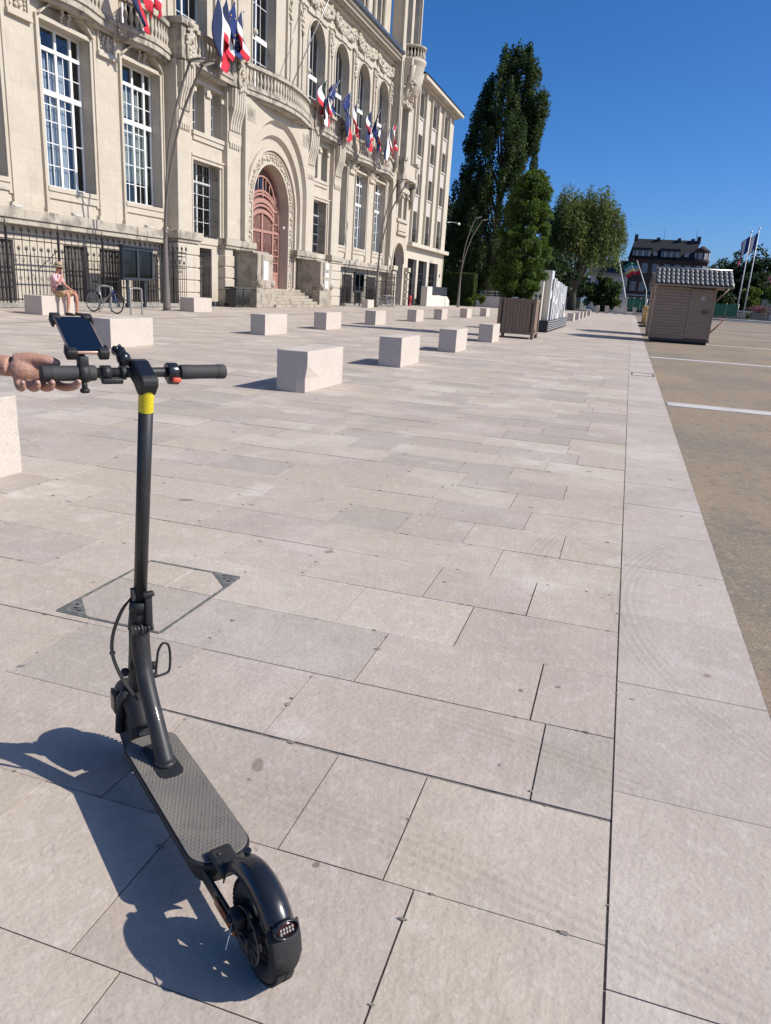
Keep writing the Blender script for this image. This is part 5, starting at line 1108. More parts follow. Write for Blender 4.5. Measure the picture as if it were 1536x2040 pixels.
# ================================================================ trees
def leafmat(name, base, trans, var=.4): mat(name, base, .6, layers=((.25, tuple(c * 1.5 for c in base), .4, .65, .6), (1.1, tuple(c * .6 for c in base), .5, .7, .6)), isl=var, trans=trans, spec=.35)
leafmat('poplar_leaf', (.036, .060, .019), (.085, .15, .025)); leafmat('hornbeam_leaf', (.052, .090, .016), (.17, .26, .02)); leafmat('willow_leaf', (.095, .125, .036), (.24, .30, .06), .35)
leafmat('dark_leaf', (.022, .04, .014), (.05, .09, .02)); leafmat('hedge_leaf', (.045, .075, .018), (.1, .16, .03)); leafmat('shrub_leaf', (.075, .12, .02), (.2, .28, .03)); leafmat('petal', (.55, .16, .33), (.6, .2, .35), .5)
mat('bark', (.10, .085, .068), .95, layers=((6, (.06, .05, .04), .45, .65, .8, 5, (1, 1, .2)),), bump=(20, .02))
def leaves(name, C, size, m, parent, asp=.55, up=0.0, droop=0.0, kind='stuff'):
    C = np.asarray(C); n = len(C); sz = size * RNG.uniform(.65, 1.3, (n, 1))
    nrm = RNG.normal(size=(n, 3)); nrm[:, 2] += up; nrm /= np.linalg.norm(nrm, axis=1, keepdims=True)
    u = RNG.normal(size=(n, 3)); u[:, 2] -= droop; u -= nrm * (u * nrm).sum(1, keepdims=True); u /= np.linalg.norm(u, axis=1, keepdims=True); w = np.cross(nrm, u)
    V = np.stack([C - u * sz, C + w * sz * asp - u * sz * .15, C + u * sz, C - w * sz * asp - u * sz * .15], 1).reshape(-1, 3)
    o = raw_mesh(name, V, np.arange(4 * n).reshape(-1, 4), m, parent)
    return o
def clumps(centres, radii, per, shell=.55):
    """points through ellipsoid clumps, denser towards the rim"""
    out = []
    for c, r in zip(centres, radii):
        k = max(4, int(per * r[0] * r[2] / np.mean([q[0] * q[2] for q in radii])))
        d = RNG.normal(size=(k, 3)); d /= np.linalg.norm(d, axis=1, keepdims=True); d *= (shell + (1 - shell) * RNG.random((k, 1))) ** .8
        out.append(np.array(c) + d * np.array(r))
    return np.concatenate(out)
def tree(name, base, label, crown_pts, size, m, trunk, limbs=(), asp=.55, up=0., droop=0., group=None):
    t = thing(name, base, label, 'tree', group)
    tb = MB().tube(trunk[0], trunk[1], 10); to = tb.build('trunk', 'bark', t)
    for P, r in limbs: MB().tube(P, r, 6).build('limb', 'bark', t)
    leaves('crown', crown_pts, size, m, t, asp, up, droop); return t
# tall poplar behind the wing: flame-shaped plumes
Y0 = 90.0; cs = []; rd = []
for i in range(290):
    z = 2.6 + 23.6 * RNG.random() ** .85
    R = 5.0 * math.sqrt(max(.02, 1 - ((z - 8) / 18.9) ** 2.3)) if z > 8 else 5.0 * (.72 + .28 * (z - 2.6) / 5.4)
    a = RNG.random() * 2 * math.pi; q = R * math.sqrt(RNG.uniform(.06, 1.0)); cx = -16.55 + 1.25 * max(0, z - 8) / 18
    cs.append((cx + q * math.cos(a), Y0 + q * math.sin(a) * .9, z)); h = RNG.uniform(1.1, 2.1) * (1 if z < 22 else .8); rd.append((h * .36, h * .36, h))
for dx, z in ((.9, 26.2), (.4, 25.4), (-.6, 24.6), (-1.9, 23.0), (-3.0, 20.6), (2.2, 23.0), (3.0, 20.0), (3.6, 17.6)): cs.append((-16.2 + dx, Y0, z)); rd.append((.5, .5, 1.5))
limb = []
for i in range(16):
    a = i * 2.4; z0 = 2 + i * .9; limb.append(([(-16, Y0, z0), (-16 + 1.2 * math.cos(a), Y0 + 1.2 * math.sin(a), z0 + 2.2), (-16 + 2.6 * math.cos(a), Y0 + 2.6 * math.sin(a), z0 + 7)], [.2, .13, .04]))
tree('poplar_tree', (-16, Y0, 0), 'tall dark flame-shaped poplar rising behind the end of the building', clumps(cs, rd, 300, .3), .145, 'poplar_leaf', ([(-16, Y0, 0), (-16, Y0, 6), (-15.7, Y0, 16), (-15.3, Y0, 24)], [.55, .42, .22, .04]), limb, asp=.6)
def bushy(name, x, y, rx, ry, z0, z1, label, m, n=60, per=120, size=.3, cat='tree', group=None, cr=.3, seed=0):
    c = []; r = []
    for i in range(n):
        d = RNG.normal(size=3); d /= np.linalg.norm(d); q = RNG.uniform(.35, .95); c.append((x + d[0] * rx * q, y + d[1] * ry * q, (z0 + z1) / 2 + d[2] * (z1 - z0) / 2 * q)); k = RNG.uniform(.7, 1.3) * cr * min(rx, (z1 - z0) / 2); r.append((k, k, k * .85))
    t = thing(name, (x, y, 0), label, cat, group)
    MB().tube([(x, y, 0), (x, y, (z0 + z1) / 2)], [max(.05, .06 * rx), .02 * rx + .02], 8).build('trunk' if cat == 'tree' else 'stem', 'bark', t)
    leaves('crown', clumps(c, r, per, .4), size, m, t); return t
bushy('broad_tree', -24.5, 99, 5.5, 4, 1.5, 13.5, 'dark broad tree filling the gap between building corner and poplar', 'dark_leaf', 70, 150, .3)
bushy('broad_tree', -12.5, 101, 6, 4, .5, 8.5, 'dark low broad tree in the shade right of the poplar trunk', 'dark_leaf', 70, 150, .3)
bushy('broad_tree', -20, 104, 6, 4, .3, 8, 'dark low broad tree behind the trimmed hedge', 'dark_leaf', 60, 150, .3)
# hornbeam in the planter
cs = []; rd = []
prof = [(1.35, .5), (1.8, .86), (2.6, .92), (3.4, .80), (4.2, .64), (4.8, .46), (5.1, .2)]
for i in range(300):
    z = 1.4 + 3.7 * RNG.random(); R = np.interp(z, [p[0] for p in prof], [p[1] for p in prof]); a = RNG.random() * 6.283; q = R * math.sqrt(RNG.uniform(.1, 1)); k = RNG.uniform(.10, .2)
    cs.append((-3.66 + q * math.cos(a) + .06 * (z - 3), 25.9 + q * math.sin(a), z)); rd.append((k * 1.15, k * 1.15, k * 1.0))
limb = [([(-3.56, 25.9, 1.5 + i * .3), (-3.56 + .35 * math.cos(i * 2.4), 25.9 + .35 * math.sin(i * 2.4), 1.9 + i * .3)], [.02, .008]) for i in range(9)]
tree('hornbeam_tree', (-3.56, 25.9, 1.2), 'small bright green columnar tree growing in the brown box planter', clumps(cs, rd, 170, .3), .042, 'hornbeam_leaf', ([(-3.56, 25.9, 1.15), (-3.56, 25.9, 2.6), (-3.5, 25.9, 4.6)], [.06, .045, .01]), limb, up=.5)
# willow
P = []
wx, wy = -8.1, 112.0
for i in range(1250):
    d = RNG.normal(size=3); d[2] = abs(d[2]) * .9 + .1; d /= np.linalg.norm(d); q = RNG.uniform(.45, 1.0) * (1 + .09 * math.sin(3.1 * math.atan2(d[1], d[0]) + 4 * d[2]) + .08 * math.sin(7 * d[0] + 5 * d[2])); s = np.array((wx + d[0] * 5.2 * q, wy + d[1] * 4.6 * q, 9.2 + d[2] * 7.1 * q)); L = RNG.uniform(1.2, 4.2) * (1.25 - .7 * d[2]); k = int(L * 15); t = RNG.random((k, 1))
    drift = np.array((d[0] * .8, d[1] * .8, 0)); P.append(s + drift * t + np.array((0, 0, -1.0)) * t * L + RNG.normal(size=(k, 3)) * .24)
limb = []
for i in range(12):
    a = i * .52; limb.append(([(wx, wy, 2.2), (wx + 1.5 * math.cos(a), wy + 1.5 * math.sin(a), 6), (wx + 3.8 * math.cos(a), wy + 3.2 * math.sin(a), 11 + (i % 3))], [.3, .16, .04]))
tree('willow_tree', (wx, wy, 0), 'pale green weeping willow with a rounded crown right of the planter tree', np.concatenate(P), .26, 'willow_leaf', ([(wx, wy, 0), (wx, wy, 2.5), (wx + .4, wy, 8), (wx, wy, 13)], [.6, .5, .25, .05]), limb, asp=.27, droop=1.3)
bushy('shrub', -4.6, 121, 3.6, 2.2, .4, 5.2, 'green shrub mass under the willow, left of the white pole', 'hedge_leaf', 60, 110, .22, 'shrub')
bushy('shrub', -10.6, 119, 4.2, 2.2, .2, 6.2, 'dark shrub mass behind the white letters, under the willow', 'dark_leaf', 60, 130, .22, 'shrub')
bushy('shrub', -16.5, 84.3, 1.5, .8, .2, 1.5, 'low light green shrub beside the third street lamp', 'shrub_leaf', 30, 60, .1, 'shrub')
# trimmed hedge
t = thing('hedge', (-19.5, 85.5, 0), 'trimmed square-cut green hedge at the far end of the building', 'hedge')
MB().box(-21.2, -17.2, 85.3, 86.7, 0, 3.3).build('core', 'dark_leaf', t)
n = 9000; p = RNG.random((n, 3)); C = np.stack([-21.5 + 4.6 * p[:, 0], 85.1 + 1.8 * p[:, 1], .2 + 3.3 * p[:, 2]], 1); f = RNG.integers(0, 3, n); C[f == 0, 1] = 85.1 + RNG.random((f == 0).sum()) * .2; C[f == 1, 2] = 3.35 + RNG.random((f == 1).sum()) * .2; C[f == 2, 0] = -17.1 + RNG.random((f == 2).sum()) * .2
leaves('foliage', C, .085, 'hedge_leaf', t)
# wooded hill at the right
for i, (x, y, r, z1, lb) in enumerate(((14.5, 172, 4.5, 10.4, 'rounded dark tree on the wooded rise left of the flagpoles'), (19.5, 176, 4.6, 13.2, 'dark tree on the wooded rise behind the flagpoles'), (25.5, 174, 5.4, 14.4, 'tall dark tree on the wooded rise at the picture edge'), (22.5, 168, 4.0, 9.5, 'lower dark tree before the wooded rise, right of the flagpoles'), (15.5, 162, 3.2, 6.5, 'low dark tree behind the market hut roof'))):
    bushy('hill_tree', x, y, r, 3.5, .5, z1, lb, 'dark_leaf', 60, 110, .32)
bushy('shrub', 24.6, 152, 2.4, 1.6, .3, 6.8, 'bright green shrub at the right picture edge', 'shrub_leaf', 40, 90, .2, 'shrub')
bushy('shrub', 20.9, 158, 2.0, 1.6, .3, 6.2, 'bright green shrub beside the right flagpole', 'shrub_leaf', 40, 80, .2, 'shrub')
# ================================================================ planter, letters, huts
mat('planter_wood', (.225, .155, .112), .75, layers=((5, (.15, .105, .078), .45, .65, .7, 4, (4, 4, .4)),), bump=(60, .003)); mat('planter_side', (.15, .118, .098), .75)
t = thing('tree_planter', (-3.53, 25.9, 0), 'brown slatted wooden box planter with corner posts and ball finials', 'planter')
x0, x1, y0, y1 = -4.1, -2.97, 25.33, 26.46
for k in range(8):
    w = (x1 - x0 - .2) / 8
    for y in (y0, y1): MB().box(x0 + .1 + k * w + .006, x0 + .1 + (k + 1) * w - .006, y - .018 if y == y0 else y - .002, y + .002 if y == y0 else y + .018, .14, 1.24).build('slat', 'planter_wood', t)
    w = (y1 - y0 - .2) / 8
    for x in (x0, x1): MB().box(x - .018 if x == x0 else x - .002, x + .002 if x == x0 else x + .018, y0 + .1 + k * w + .006, y0 + .1 + (k + 1) * w - .006, .14, 1.24).build('slat', 'planter_wood', t)
for x in (x0, x1):
    for y in (y0, y1): MB().box(x - .05, x + .05, y - .05, y + .05, 0, 1.28).build('corner_post', 'planter_wood', t); MB().lathe([(.045, 1.28), (.02, 1.3), (.02, 1.33), (.05, 1.37), (.05, 1.41), (.02, 1.45), (.003, 1.49)], (x, y, 0), 10).build('finial', 'iron', t)
for a in (.14, 1.18):
    for y in (y0 - .03, y1 + .005): MB().box(x0 + .05, x1 - .05, y, y + .025, a, a + .09).build('rail', 'planter_wood', t)
    for x in (x0 - .03, x1 + .005): MB().box(x, x + .025, y0 + .05, y1 - .05, a, a + .09).build('rail', 'planter_wood', t)
MB().box(x0 + .02, x1 - .02, y0 + .02, y1 - .02, .16, 1.14).build('soil', 'earth', t)
MB().box(x1 + .02, x1 + .04, y0 + .2, y0 + .5, .2, .3).build('lock_plate', 'iron', t)
mat('letter_face', (.80, .81, .80), .35); mat('letter_side', (.60, .545, .45), .6); mat('letter_base', (.018, .019, .022), .45); mat('base_strip', (.30, .31, .33), .4)
t = thing('letter_sculpture', (-3.3, 36, 0), 'row of tall white block letters on a black slatted plinth beyond the planter', 'sculpture')
MB().box(-3.78, -3.1, 31.4, 41.0, .04, .47).build('plinth', 'letter_base', t)
for k in range(5): MB().box(-3.1, -3.085, 31.42, 40.98, .09 + k * .08, .125 + k * .08).build('slat', 'base_strip', t)
MB().box(-3.85, -3.45, 31.45, 31.85, .47, 2.15).build('end_letter', 'letter_side', t)
GL_ = [[(0, .16, 0, 1.0), (.16, .5, .84, 1.0), (.16, .42, .45, .6)], [(0, .16, 0, 1), (.44, .6, 0, 1), (.16, .44, .42, .58)], [(0, .15, 0, 1), (.45, .6, 0, 1), (.15, .45, .84, 1), (.15, .45, .4, .54)], [(0, .15, .0, 1), (.45, .6, .0, 1), (.15, .45, 0, .16)], [(0, .15, 0, 1), (.5, .65, 0, 1), (.15, .33, .5, .75), (.33, .5, .25, .5)], [(.2, .36, 0, .5), (0, .18, .45, 1), (.38, .56, .45, 1)], [(0, .16, 0, 1), (.16, .5, 0, .16)]]
hs_ = [1.95, 1.7, 1.62, 1.6, 1.56, 1.5, 1.5]
for i, g in enumerate(GL_):
    y = 31.95 + i * 1.28; W_, H_ = 1.6, hs_[i]; lt = None
    m1, m2 = MB(), MB()
    for a, b, c, d in g: m1.box(-3.70, -3.21, y + a * W_, y + b * W_, .47 + c * H_, .47 + d * H_ - (.003 if c > .3 else 0)); m2.box(-3.212, -3.19, y + a * W_ - .02, y + b * W_ + .02, .47 + c * H_, .47 + d * H_)
    lo_ = m1.build('letter', 'letter_side', t); m2.build('letter_front', 'letter_face', lo_)
mat('hut_wood', (.33, .252, .185), .75, layers=((4, (.27, .20, .145), .45, .65, .7, 4, (.4, 4, 4)),), bump=(50, .002)); mat('hut_dark', (.10, .078, .06), .8); mat('roof_tile', (.105, .108, .108), .5, layers=((8, (.07, .07, .07), .5, .7, .6),))
def hut(X0, Yf, label, W_=2.15, D=2.3):
    t = thing('market_hut', (X0 + W_ / 2, Yf + D / 2, 0), label, 'hut', 'market huts on the edge of the parking lot')
    X1 = X0 + W_; dx = X0 + W_ * .58; Hh = 2.06
    MB().box(X0 + .03, X1 - .03, Yf + .03, Yf + D - .03, .14, Hh).build('body', 'hut_dark', t)
    MB().box(X0 + .06, X1 - .06, Yf + .08, Yf + D - .06, .0, .14).build('skid', 'iron', t)
    n = 17
    for k in range(n): z = .16 + k * (Hh - .18) / n; MB().box(X0 + .06, dx, Yf - .004 - .012 * (k % 2), Yf + .03, z + .005, z + (Hh - .18) / n - .005).build('plank', 'hut_wood', t)
    for k in range(n): z = .16 + k * (Hh - .18) / n; MB().box(X0 - .002, X0 + .03, Yf + .06, Yf + D - .06, z + .005, z + (Hh - .18) / n - .005).build('plank', 'hut_wood', t)
    d = MB().box(dx + .012, X1 - .08, Yf + .004, Yf + .03, .2, Hh - .05).build('door', 'hut_dark', t)
    nb = 8; w = (X1 - .08 - dx - .012) / nb
    for k in range(nb): MB().box(dx + .012 + k * w + .004, dx + .012 + (k + 1) * w - .004, Yf - .014, Yf + .004, .2, Hh - .06).build('door_board', 'hut_wood', d)
    MB().rbox(X1 - .42, X1 - .16, Yf - .05, Yf - .014, 1.16, 1.22, .006).rbox(X1 - .36, X1 - .22, Yf - .06, Yf - .014, 1.12, 1.26, .006).build('bolt', 'grille_brown', d)
    p = MB().prism([(X1 - .5, 1.62), (X1 - .36, 1.62), (X1 - .36, 1.74), (X1 - .5, 1.74)], Yf - .024, Yf - .015, 'y', holes=[[(X1 - .485, 1.635), (X1 - .375, 1.635), (X1 - .375, 1.725), (X1 - .485, 1.725)]]); p.box(X1 - .465, X1 - .43, Yf - .022, Yf - .016, 1.65, 1.71); p.build('number_plate', 'paper', d)
    for x in (X0 + .03, X1 - .04): MB().box(x - .035, x + .035, Yf - .025, Yf + .04, .14, Hh).build('corner_post', 'hut_wood', t)
    MB().box(X0 - .02, X1 + .02, Yf - .03, Yf + .03, .10, .16).build('sill_beam', 'hut_dark', t)
    rx0, rx1 = X0 - .08, X1 + .5; Yr = Yf + D / 2; ez, rz_ = 2.12, 2.72
    MB().prism([(Yf - .32, ez - .06), (Yr, rz_ - .06), (Yf + D + .32, ez - .06), (Yf + D + .32, ez), (Yr, rz_ + .0), (Yf - .32, ez)], rx0, rx1, 'x').build('roof_deck', 'hut_wood', t)
    MB().prism([(Yf + .03, Hh), (Yr, rz_ - .08), (Yf + D - .03, Hh)], X0 + .02, X0 + .05, 'x').build('gable', 'hut_wood', t)
    MB().prism([(Yf + .03, Hh), (Yr, rz_ - .08), (Yf + D - .03, Hh)], X1 - .05, X1 - .02, 'x').build('gable', 'hut_wood', t)
    cols, rows = 16, 4; cw = (rx1 - rx0) / cols; sl = Vector((0, Yr - (Yf - .32), rz_ - ez)); L_ = sl.length; ang = math.atan2(sl.z, sl.y)
    ur = []
    for i in range(9): a = math.pi * i / 8; ur.append((-cw / 2 + cw * i / 8, .045 * math.sin(a) ** .8))
    V = [(x, 0, z + .022) for x, z in ur] + [(x, L_ / rows + .03, z) for x, z in ur] + [(x, 0, z) for x, z in ur]
    m = MB().add(V, [(i, i + 1, 9 + i + 1, 9 + i) for i in range(8)] + [(18 + i, 18 + i + 1, i + 1, i) for i in range(8)], 0, True); o = m.build('roof_tile', 'roof_tile', recalc=False); me = o.data; bpy.data.objects.remove(o)
    c0 = OFF[t.name]
    for side in (0, 1):
        for r in range(rows):
            for k in range(cols):
                o = bpy.data.objects.new('roof_tile', me); COL.objects.link(o); o.parent = t
                f = r / rows; y = (Yf - .32) + (Yr - Yf + .32) * f; y = y if side == 0 else 2 * Yr - y; z = ez + (rz_ - ez) * f + .004
                o.location = (rx0 + (k + .5) * cw - c0.x, y - c0.y, z); o.rotation_euler = (ang, 0, 0) if side == 0 else (ang, 0, math.pi)
    MB().tube([(rx0, Yr, rz_ + .02), (rx1, Yr, rz_ + .02)], .055, 8).build('ridge', 'galvanised', t)
    MB().tube([(rx1, Yf - .34, ez - .02), (rx1, Yr, rz_ + .0)], .02, 6).build('verge', 'galvanised', t)
    MB().tube([(X1 - .02, Yf + .1, 1.55), (rx1 - .08, Yf + .1, 2.1)], .03, 6).build('brace', 'hut_wood', t)
    return t
hut(.80, 31.0, 'nearest brown wooden market hut with a tiled roof and plank door')
hut(.80, 36.8, 'second brown market hut, mostly hidden behind the first')
t = thing('cycle_rack', (3.1, 33, 0), 'small rust-red metal bracket frame sticking out beside the market hut', 'rack')
mat('rust_red', (.20, .05, .035), .6); MB().tube([(2.96, 32.0, .35), (3.5, 32.2, .95), (2.96, 32.2, .95), (3.5, 32.2, .95)], .03, 6).build('bracket', 'rust_red', t); MB().tube([(2.96, 32.1, .1), (2.96, 32.1, .95)], .03, 6).build('upright', 'rust_red', t)
mat('barrier_yellow', (.36, .25, .085), .5)
for y, lb in ((51.5, 'yellow post nearest behind the market huts'), (60, 'second yellow post behind the market huts')):
    t = thing('yellow_post', (.95, y, 0), lb, 'post', 'yellow posts behind the huts'); MB().lathe([(.08, 0), (.08, .9), (.07, 1.0), (.09, 1.02), (.09, 1.25), (.06, 1.3)], (.95, y, 0), 12).build('tube', 'barrier_yellow', t); MB().lathe([(.35, 0), (.35, .08), (.2, .12)], (.95, y, 0), 12).build('foot', 'rubber', t)
# ================================================================ far side of the square
struct(MB().box(-120, 120, 108, 124, -.05, .006).build('road', 'road_asphalt'))
for x in range(-40, 60, 5): MB().box(x, x + 2.4, 115.9, 116.1, .0, .011).build('road_marking', 'band_stone', bpy.data.objects['road'])
struct(MB().box(-120, 120, 124, 128, -.05, .12).build('far_pavement', 'band_stone'))
for i in range(6):
    x = -3.9 + i * 1.15; block(x, 104, ('leftmost', 'second', 'third', 'fourth', 'fifth', 'rightmost')[i] + ' pale block in the far row across the end of the square', w=.45, l=.45, h=.95, seed=90 + i)
mat('wall_brick', (.050, .036, .036), .9, layers=((3, (.09, .045, .036), .45, .65, .7),)); mat('roof_slate_far', (.014, .016, .020), .8); mat('house_trim', (.34, .34, .34), .8); mat('pane_far', (.13, .16, .19), .15)
bh = thing('brick_house', (4.5, 152, 0), 'long dark brick house with a steep slate roof, dormers and corner bay', 'house')
MB().box(-1.4, 10.0, 150, 160, 0, 9.5).build('wall', 'wall_brick', bh)
rf = MB().add([(-1.8, 149.5, 9.4), (10.0, 149.5, 9.4), (10.0, 152.6, 13.0), (-1.1, 152.6, 13.0), (-1.8, 160.5, 9.4), (10.0, 160.5, 9.4)], [(0, 1, 2, 3), (3, 2, 5, 4), (0, 3, 4), (1, 5, 2)]).build('roof', 'roof_slate_far', bh)
for x in (-.9, 3.0, 6.6, 8.9, 9.9): MB().box(x - .3, x + .3, 152.2, 153, 12.4, 13.7 if x < 0 or x > 9 else 13.3).build('chimney', 'wall_brick', rf)
for x in (3.9, 9.4): MB().tube([(x, 152.6, 13), (x, 152.6, 15)], .03, 4).build('aerial', 'iron', rf)
for a, b in ((-1.2, 2.0), (3.7, 6.8)):
    d = MB().box(a, b, 149.3, 152, 9.75, 10.9); d.box(a - .15, b + .15, 149.1, 152.4, 10.9, 11.25); dd = d.build('dormer', 'roof_slate_far', bh)
    for k in range(6): w = (b - a) / 6; MB().box(a + k * w + .06, a + (k + 1) * w - .06, 149.25, 149.29, 9.85, 10.8).build('dormer_window', 'house_trim' if k % 2 else 'pane_far', dd)
for x in (2.8, 8.1):
    d = MB().box(x - .35, x + .35, 149.6, 151.5, 10.0, 10.6).build('dormer', 'house_trim', bh)
for z0, z1 in ((7.0, 8.6), (3.8, 5.4)):
    for k, x in enumerate((-.3, 1.3, 3.1, 5.1, 6.9, 8.6)):
        w = MB().box(x - .5, x + .5, 149.93, 149.99, z0, z1).build('window', 'house_trim', bh)
        for s in (-.22, .22): MB().box(x + s - .18, x + s + .18, 149.90, 149.935, z0 + .1, z1 - .1).build('pane', 'pane_far', w)
MB().box(-1.4, 10, 149.8, 150, 2.9, 3.15).build('shop_cornice', 'house_trim', bh)
for k in range(5): MB().box(-1 + k * 2.2, .8 + k * 2.2, 149.9, 149.97, .3, 2.7).build('shop_window', 'pane_far', bh)
b = MB().lathe([(1.3, 0), (1.3, 9.2), (1.5, 9.3), (1.5, 9.5), (1.25, 9.6), (1.25, 11.0), (1.5, 11.1), (.2, 12.0)], (10.7, 150.6, 0), 8).build('corner_bay', 'wall_brick', bh)
for z0, z1 in ((9.7, 10.8), (7.2, 8.6), (4.2, 5.6)):
    for a in (-150, -105, -60, -15): q = math.radians(a); M = Matrix.Translation((10.7, 150.6, 0)) @ Matrix.Rotation(q, 4, 'Z'); MB().box(1.18, 1.28, -.36, .36, z0, z1, M=M).build('bay_window', 'house_trim', b)
h2 = thing('gabled_house', (-4, 150, 0), 'small dark slate-roofed house behind the white pole', 'house')
MB().box(-8, -1.5, 148, 156, 0, 6.2).build('wall', 'house_trim', h2); MB().add([(-8.4, 147.6, 6.1), (-1.2, 147.6, 6.1), (-1.2, 151.8, 9.0), (-8.4, 151.8, 9.0), (-8.4, 156, 6.1), (-1.2, 156, 6.1)], [(0, 1, 2, 3), (3, 2, 5, 4), (0, 3, 4), (1, 5, 2)]).build('roof', 'roof_slate_far', h2)
for x in (-6.5, -4.6, -2.9): MB().box(x - .45, x + .45, 147.93, 147.98, 3.6, 5.2).build('window', 'pane_far', h2)
h3 = thing('stone_wall', (26, 150, 0), 'low grey stone wall at the right picture edge behind the flower tub', 'wall'); MB().box(22.0, 40, 151, 151.6, 0, 3.6).build('face', 'weathered_stone', h3)
# flagpoles on the square's far edge
def tall_flag(x, y, h, label, seed):
    t = thing('flagpole', (x, y, 0), label, 'flagpole', 'tall white flagpoles with tricolours')
    MB().tube([(x, y, 0), (x, y, h)], [.13, .06], 10).build('pole', 'white_paint', t); MB().ball((x, y, h + .15), .2, 8).build('finial', 'white_paint', t); MB().lathe([(.5, 0), (.5, .3), (.2, .32)], (x, y, 0), 12).build('base', 'band_stone', t)
    V = []; nu, nv = 15, 8; r = random.Random(seed)
    for i in range(nu + 1):
        s = i / nu
        for j in range(nv + 1):
            q = j / nv; V.append((x - .08 - 1.9 * s * (1 - .35 * s) + .25 * math.sin(5 * s + 2 * q + seed) * s, y - .5 * s * math.sin(4 * s + seed), h - .5 - 2.6 * q - 2.4 * s * (.65 + .35 * q) * 1.1 + .2 * math.sin(6 * q + 3 * s) * s))
    m = MB()
    for i in range(nu):
        for j in range(nv): o = i * (nv + 1) + j; m.add([V[o], V[o + 1], V[o + nv + 2], V[o + nv + 1]], [(0, 1, 2, 3)], 0 if i < 4 else 1 if i < 8 else 2, True)
    m.build('cloth', ['flag_navy', 'flag_white', 'flag_red'], t)
mat('flag_navy', (.010, .028, .17), .8)
tall_flag(19.2, 150, 15.1, 'taller white flagpole with a tricolour, the right of the pair', 1); tall_flag(17.9, 149, 14.4, 'shorter white flagpole with a tricolour, the left of the pair', 2)
t = thing('banner_flag', (1.9, 128, 0), 'green, pale and red striped flag on a slanting white pole above the hut', 'flag')
MB().tube([(2.3, 127.5, 0.1), (1.9, 127.5, 3.6), (-.16, 127.5, 7.9)], .06, 8).build('pole', 'white_paint', t)
m = MB()
for i in range(12):
    for j in range(8):
        f = lambda a, b: (-.16 + .10 * b - 1.9 * a / 12, 127.5 + .2 * math.sin(a * .8), 7.8 - b * .21 - .7 * a / 12 - .15 * math.sin(a * .7))
        m.add([f(i, j), f(i + 1, j), f(i + 1, j + 1), f(i, j + 1)], [(0, 1, 2, 3)], j // 2, True)
mat('banner_green', (.02, .17, .09), .8); mat('banner_blue', (.25, .42, .50), .8); mat('banner_cream', (.62, .52, .25), .8); m.build('cloth', ['banner_green', 'banner_blue', 'banner_cream', 'flag_red'], t)
t = thing('white_pole', (-1, 127, 0), 'plain white pole with a short boom above a stone tub, left of the striped flag', 'pole'); MB().tube([(-.96, 127, 0), (-.96, 127, 2.1), (-3.03, 127, 8.5)], .07, 8).build('shaft', 'white_paint', t); MB().tube([(-3.03, 127, 8.5), (-5.2, 127, 5.8)], .04, 6).build('boom', 'lamp_metal', t)
t = thing('stone_tub', (-1.3, 126.5, .12), 'square pale stone tub at the foot of the white pole', 'tub'); MB().box(-1.9, -.8, 126, 127, .1, 2.2).build('body', 'render_white', t, bevel=.03); MB().box(-2.0, -.7, 125.9, 127.1, 2.05, 2.3).build('rim', 'render_white', t)
t = thing('recycling_cabin', (-4.3, 126, .12), 'low cream recycling container with three hatches under the willow', 'container'); MB().box(-6.1, -2.5, 126, 127.6, .12, 3.2).build('body', 'render_white', t, bevel=.05)
for k in range(3): MB().box(-5.9 + k * 1.15, -4.95 + k * 1.15, 125.94, 125.99, .5, 1.7).build('hatch', 'band_stone', t)
for k in range(2): MB().box(-5.8 + k * 1.5, -4.9 + k * 1.5, 125.94, 125.99, 2.2, 2.6).build('slot', 'hut_dark', t)
t = thing('timber_screen', (-9, 126, .12), 'brown timber screen beside the direction sign, beyond the letters', 'screen')
for k in range(8): MB().box(-10.2 + k * .3, -9.93 + k * .3, 126, 126.1, .1, 3.4).build('board', 'bark', t)
t = thing('direction_sign', (-7.8, 125.6, .12), 'grey direction sign panel on a post before the willow', 'sign'); MB().box(-7.9, -7.75, 125.6, 125.75, .1, 3.6).build('post', 'lamp_metal', t)
for k in range(3): MB().box(-8.9, -6.6, 125.55, 125.62, 3.5 + k * .47, 3.93 + k * .47).build('panel', 'board_paint', t)
mat('net_green', (.02, .10, .06), .8)
for a, b, lb in ((-.7, 2.3, 'green mesh barrier under the slanting flag'), (10.5, 15.6, 'green mesh barrier between the market hut and the flagpoles')):
    t = thing('mesh_barrier', ((a + b) / 2, 128.5, .12), lb, 'barrier'); MB().box(a, b, 128.5, 128.55, .5, 2.3).build('mesh', 'net_green', t)
    k = a
    while k <= b + .01: MB().tube([(k, 128.52, .1), (k, 128.52, 2.4)], .04, 6).build('post', 'galvanised', t); k += (b - a) / 3
t = thing('guard_rail', (-16, 84, 0), 'grey metal guard rail on a low wall behind the third lamp', 'railing')
MB().box(-20, -12, 87.2, 87.6, 0, 1.25).build('low_wall', 'band_stone', t)
for z in (1.45, 1.75): MB().tube([(-20, 87.4, z), (-12, 87.4, z)], .035, 6).build('rail', 'galvanised', t)
for k in range(7): MB().tube([(-20 + k * 1.33, 87.4, 1.2), (-20 + k * 1.33, 87.4, 1.85)], .035, 6).build('post', 'galvanised', t)
t = thing('guard_rail', (13, 130, 0), 'low grey guard rail along the far edge of the parking lot', 'railing')
MB().box(4, 17, 129.2, 129.6, .1, 1.1).build('low_wall', 'weathered_stone', t); MB().box(4, 17.5, 129.0, 129.1, 1.2, 1.45).build('rail', 'galvanised', t)
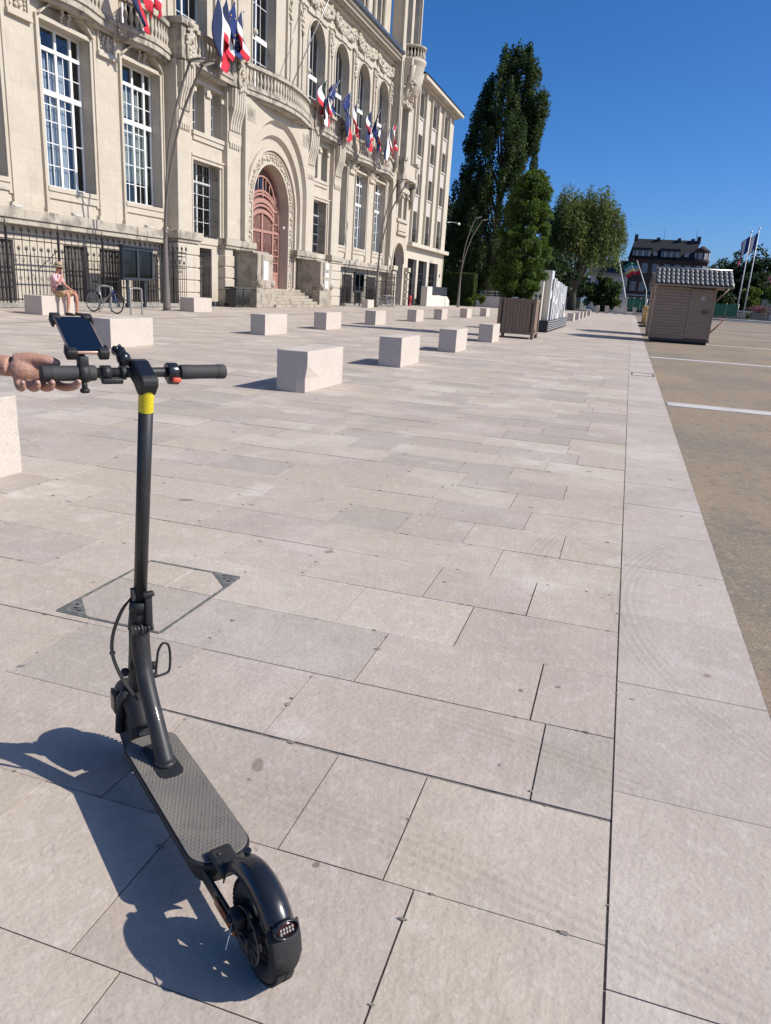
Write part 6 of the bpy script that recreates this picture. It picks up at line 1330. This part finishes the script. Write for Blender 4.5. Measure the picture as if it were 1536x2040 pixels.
t = thing('flower_tub', (21.3, 148, .1), 'brown flower tub with pink blossom right of the flagpoles', 'planter'); MB().box(20.2, 22.6, 147.4, 148.6, .1, 1.3).build('tub', 'hut_wood', t, bevel=.04)
p = RNG.normal(size=(900, 3)) * (.75, .4, .35) + (21.4, 148, 1.7); leaves('foliage', p, .12, 'hedge_leaf', t); p = RNG.normal(size=(420, 3)) * (.8, .45, .35) + (21.4, 147.9, 1.85); leaves('blossom', p, .10, 'petal', t)
t = thing('flower_tub', (24.5, 149, .1), 'pink blossom on the bright shrub at the right picture edge', 'planter'); p = RNG.normal(size=(260, 3)) * (.8, .4, .5) + (23.9, 149.6, 7.0); leaves('blossom', p, .16, 'petal', t); MB().box(23.2, 25.4, 148.4, 149.6, .1, 1.1).build('tub', 'band_stone', t)
# inlaid manhole cover in the paving
t = thing('manhole_cover', (-1.755, 2.52, 0), 'stone-filled inspection cover with metal rim and two metal corners, behind the scooter stem', 'manhole')
mat('rim_metal', (.17, .175, .16), .6, metal=.5, layers=((30, (.30, .29, .26), .45, .6, .7),)); a, b, c, d = -1.99, -1.52, 2.205, 2.83
for k, (p, q, r, s) in enumerate(((a, b, c - .006, c + .006), (a, b, d - .006, d + .006), (a - .006, a + .006, c + .006, d - .006), (b - .006, b + .006, c + .006, d - .006))): MB().box(p, q, r, s, -.01, .0045).build('rim', 'rim_metal', t)
for p, q, r, s in ((a, b, c, 2.59), (a, -1.75, 2.594, d), (-1.746, b, 2.594, d)): MB().box(p + .008, q - .008, r + .008 if r == c else r, s - .008 if s == d else s, -.01, .003).build('stone_infill', 'slab_stone', t)
for P in ([(a + .007, c + .007), (a + .135, c + .007), (a + .007, c + .135)], [(b - .007, d - .007), (b - .135, d - .007), (b - .007, d - .135)]):
    MB().prism(P, .0, .0052, 'z').build('metal_corner', 'rim_metal', t)
    g = Vector((sum(p[0] for p in P) / 3, sum(p[1] for p in P) / 3)); 
    for e in ((.0, .0), (.028, -.018), (-.018, .028)): MB().box(g.x + e[0] - .009, g.x + e[0] + .009, g.y + e[1] - .006, g.y + e[1] + .006, .005, .0058).build('key_slot', 'iron', t)
t = thing('drain_cover', (.405, 15.6, 0), 'narrow metal-rimmed cover set in the pale edge strip', 'drain cover')
for p, q, r, s in ((.19, .62, 15.28, 15.31), (.19, .62, 15.93, 15.96), (.19, .215, 15.31, 15.93), (.595, .62, 15.31, 15.93)): MB().box(p, q, r, s, -.01, .004).build('rim', 'slot_dark', t)
